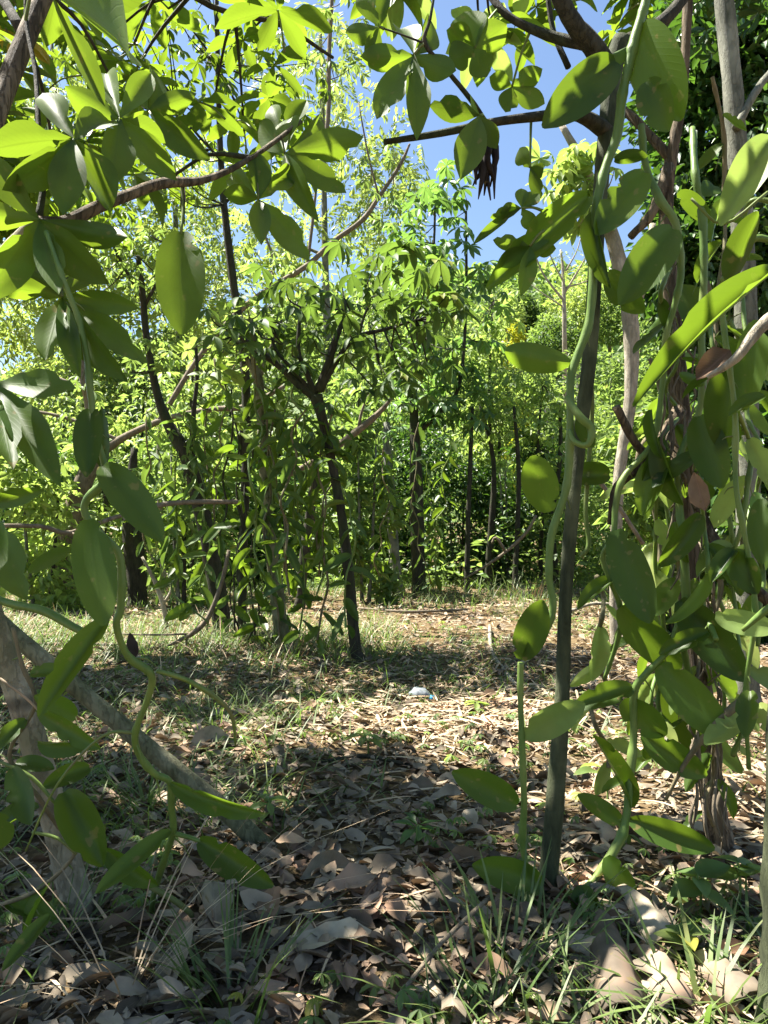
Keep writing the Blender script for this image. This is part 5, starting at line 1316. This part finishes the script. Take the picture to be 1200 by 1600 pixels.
# dry sheaths and wood on the sunny lower right
def sheath(label, p0, p1, w_, seed, name='dry_sheath'):
    a, b = G(*p0), G(*p1)
    rr_ = random.Random(seed)
    n = 8; V, F = [], []
    y = (b - a); side = y.cross(UPV).normalized()
    for i in range(n + 1):
        t_ = i / n
        c = a.lerp(b, t_); c.z = gz(c.x, c.y) + .012 + .02 * math.sin(t_ * 3.1)
        ww = w_ * (1 - .55 * t_) * (.85 + .3 * rr_.random()) * .5
        for j in range(6):
            u = j / 5 * 2 - 1
            p = c + side * u * ww + UPV * ((1 - u * u) * ww * .75 + rr_.uniform(-.002, .002))
            V.append(tuple(p - a))
    for i in range(n):
        for j in range(5):
            k_ = i * 6 + j; F.append((k_, k_ + 1, k_ + 7, k_ + 6))
    o = link(name, mesh_np(name, V, F, M['leaf_dead' if seed % 2 else 'leaf_dead_pale'], np.full(len(V), .12)), None, Matrix.Translation(a))
    md = o.modifiers.new('thick', 'SOLIDIFY'); md.thickness = .003
    return tag(o, label, 'dry husk')


sheath('long pinkish dry sheath pointing up from the bottom edge right of the support trunk', (975, 1610), (935, 1440), .085, 1)
sheath('tan dry sheath lying beside the long pinkish one', (1045, 1500), (965, 1400), .07, 2)
sheath('bleached husk flat on the ground at the bottom right', (1060, 1600), (1005, 1500), .07, 3)
sheath('pale broken husk at the bottom right corner', (1180, 1600), (1100, 1530), .09, 5)
sheath('small lit husk just behind the foot of the support trunk', (960, 1330), (920, 1290), .05, 7)


def gstick(label, pts, w_, mat='dry_stick'):
    P_ = [G(a, b, w_ * .6 + c) for a, b, c in pts]
    r_ = thing('fallen_stick', P_[0], label, 'stick')
    q = Acc(); q.tube(P_, [w_ / 2] * len(P_), 8, 4, .1, len(label)); q.obj('stick', M[mat], r_)


gstick('thick sunlit stick lying across the husks at lower right', [(915, 1395, 0), (965, 1418, .01), (1045, 1462, .0)], .022, 'bark_white')
gstick('grey forked stick on the litter behind the support trunk', [(765, 985, .02), (768, 1020, 0), (790, 1055, 0), (815, 1085, 0)], .022, 'bark_white')
gstick('grey straight stick slanting over the bottom-centre leaves', [(620, 1600, .03), (690, 1530, .05), (765, 1462, .06)], .007, 'dry_stick')
gstick('long thin stick on the shaded ground at left', [(60, 1015, .02), (120, 1014, .02), (215, 1016, .02)], .018, 'dry_stick')
gstick('thin stick lying at the back edge of the clearing', [(560, 958, .03), (640, 962, .02), (730, 958, .02)], .02, 'dry_stick')
gstick('pale stick on the sunny ground right of the support trunk', [(890, 965, .03), (930, 955, .05), (985, 958, .04)], .03, 'bark_white')
gstick('dark stick in the shaded litter near the seedlings', [(500, 1195, 0), (570, 1190, .01), (640, 1200, 0)], .012, 'bark_dark')
gstick('weathered stick at the lower right beside the edge trunk', [(1110, 1500, .01), (1150, 1540, .01), (1190, 1580, 0)], .02, 'bark_grey')

# seedlings and grass clumps that stand out
def seedling(label, px_, py_, h, n, L, mat, seed, kind='lft', wr=.38):
    rr_ = random.Random(seed); g_ = G(px_, py_)
    r_ = thing('seedling', g_, label, 'plant')
    q = Acc(); top = g_ + Vector((rr_.uniform(-.02, .02), rr_.uniform(-.02, .02), h)); q.tube([g_ - Vector((0, 0, .01)), g_.lerp(top, .5) + Vector((.006, 0, 0)), top], [.003, .0025, .002], 6); q.obj('stem', M['petiole'], r_)
    for i in range(n):
        a = i * 2.4 + rr_.uniform(-.3, .3); p = g_.lerp(top, 1 - .5 * (i / n) * rr_.random())
        dr = Vector((math.cos(a), math.sin(a), rr_.uniform(-.3, .4))).normalized(); l = L * rr_.uniform(.7, 1.1)
        link('leaf', rr_.choice(mset(kind, mat)), r_, inv(r_) @ leafM(p, p + dr * l, Vector((rr_.gauss(0, .2), rr_.gauss(0, .2), 1)), l * wr))


seedling('small seedling with narrow leaves at the foot of the leaning branch', 428, 1300, .07, 8, .06, 'leaf_mid', 1)
seedling('bluish seedling in the shaded litter at bottom centre', 640, 1330, .05, 8, .055, 'leaf_blue', 2)
seedling('tiny seedling at the foot of the central tree', 560, 1075, .08, 5, .07, 'leaf_mid', 3)
seedling('leafy seedling in the middle shade left of the sunny patch', 575, 1180, .07, 8, .07, 'leaf_mid', 4)
seedling('broad leaved young plant lit by the sun at lower right', 1090, 1440, .08, 7, .065, 'leaf_mid', 5, 'hrt', .7)
seedling('broad leaved young plant beside the edge trunk at lower right', 1150, 1430, .09, 6, .065, 'leaf_mid', 6, 'hrt', .7)
seedling('low seedling between the husks and the edge trunk', 1070, 1500, .05, 5, .06, 'leaf_mid', 7, 'hrt', .6)
seedling('small plant under the vines behind the support trunk', 950, 1260, .10, 6, .08, 'leaf_mid', 8)
seedling('pale seedling at the sunny edge of the litter patch', 745, 1120, .06, 6, .06, 'leaf_bright', 9)


def clump(label, px_, py_, n, L0, L1, wd, seed, mat='grass', spread=.06, lean=.5):
    nr2 = np.random.RandomState(seed); g_ = G(px_, py_)
    r_ = thing('grass_clump', g_, label, 'grass')
    f_ = Acc()
    a = nr2.rand(n) * 6.28; rad_ = spread * nr2.rand(n)
    pos_ = np.stack([g_.x + np.cos(a) * rad_, g_.y + np.sin(a) * rad_, np.full(n, g_.z - .005)], 1)
    dr_ = np.stack([np.cos(a) * lean, np.sin(a) * lean, .6 + nr2.rand(n) * .8], 1); nr_2 = np.stack([-np.cos(a), -np.sin(a), np.ones(n) * .3], 1)
    l = nr2.uniform(L0, L1, n)
    scatter(f_, TV_BLADE, pos_, dr_, nr_2, l, np.full(n, wd) * nr2.uniform(.7, 1.2, n), nr2.rand(n), nr2)
    f_.obj('blades', M[mat], r_, kind='stuff')


clump('broad bladed grass clump left of the foot of the support trunk', 800, 1500, 40, .08, .2, .008, 1, spread=.14)
clump('grass clump at the bottom edge left of the support trunk', 760, 1580, 34, .08, .18, .006, 2, spread=.12)
clump('grass clump near the bottom edge left of centre', 360, 1570, 50, .08, .18, .006, 3, spread=.08)
clump('tall thin pale grass stalks at bottom left', 195, 1560, 22, .25, .5, .003, 4, 'straw', spread=.03, lean=.7)
clump('thin grass tuft beside the ringed trunk', 90, 1480, 40, .12, .3, .004, 5, spread=.1, lean=.7)
clump('grass tuft in the shade under the leaning branch', 230, 1260, 90, .06, .16, .006, 6, spread=.18)
clump('grass tuft above the leaning branch', 340, 1130, 90, .05, .13, .006, 7, spread=.25)
clump('grass tuft left of the leaning branch foot', 330, 1290, 60, .06, .15, .005, 8, spread=.14)
clump('upright grass blades at the lower right edge', 1100, 1590, 26, .10, .22, .010, 9, spread=.06)
clump('dry yellow grass tuft beside the vine-smothered trunk', 460, 1025, 70, .08, .2, .006, 10, 'straw', spread=.25)
clump('grass tuft at the foot of the central tree', 520, 1010, 90, .08, .2, .008, 11, spread=.3)
clump('dry grass tuft at the back right of the clearing', 830, 935, 60, .1, .3, .012, 12, 'straw', spread=.3)

# crumpled plastic on the sunny patch
g = G(660, 1098)
pl = thing('plastic_scrap', g, 'small crumpled clear plastic scrap with a blue end on the sunny patch', 'plastic scrap')
q = Acc(); q.tube([g + Vector((-.05, .02, .02)), g + Vector((-.02, .01, .035)), g + Vector((.01, .0, .03)), g + Vector((.03, -.01, .022))], [.018, .03, .028, .013], 10, 4, .22, 4); q.obj('wrapper', M['clear_plastic'], pl)
q = Acc(); q.tube([g + Vector((.03, -.01, .022)), g + Vector((.05, -.016, .02))], [.014, .014], 12, 2); q.obj('cap', M['blue_plastic'], pl)
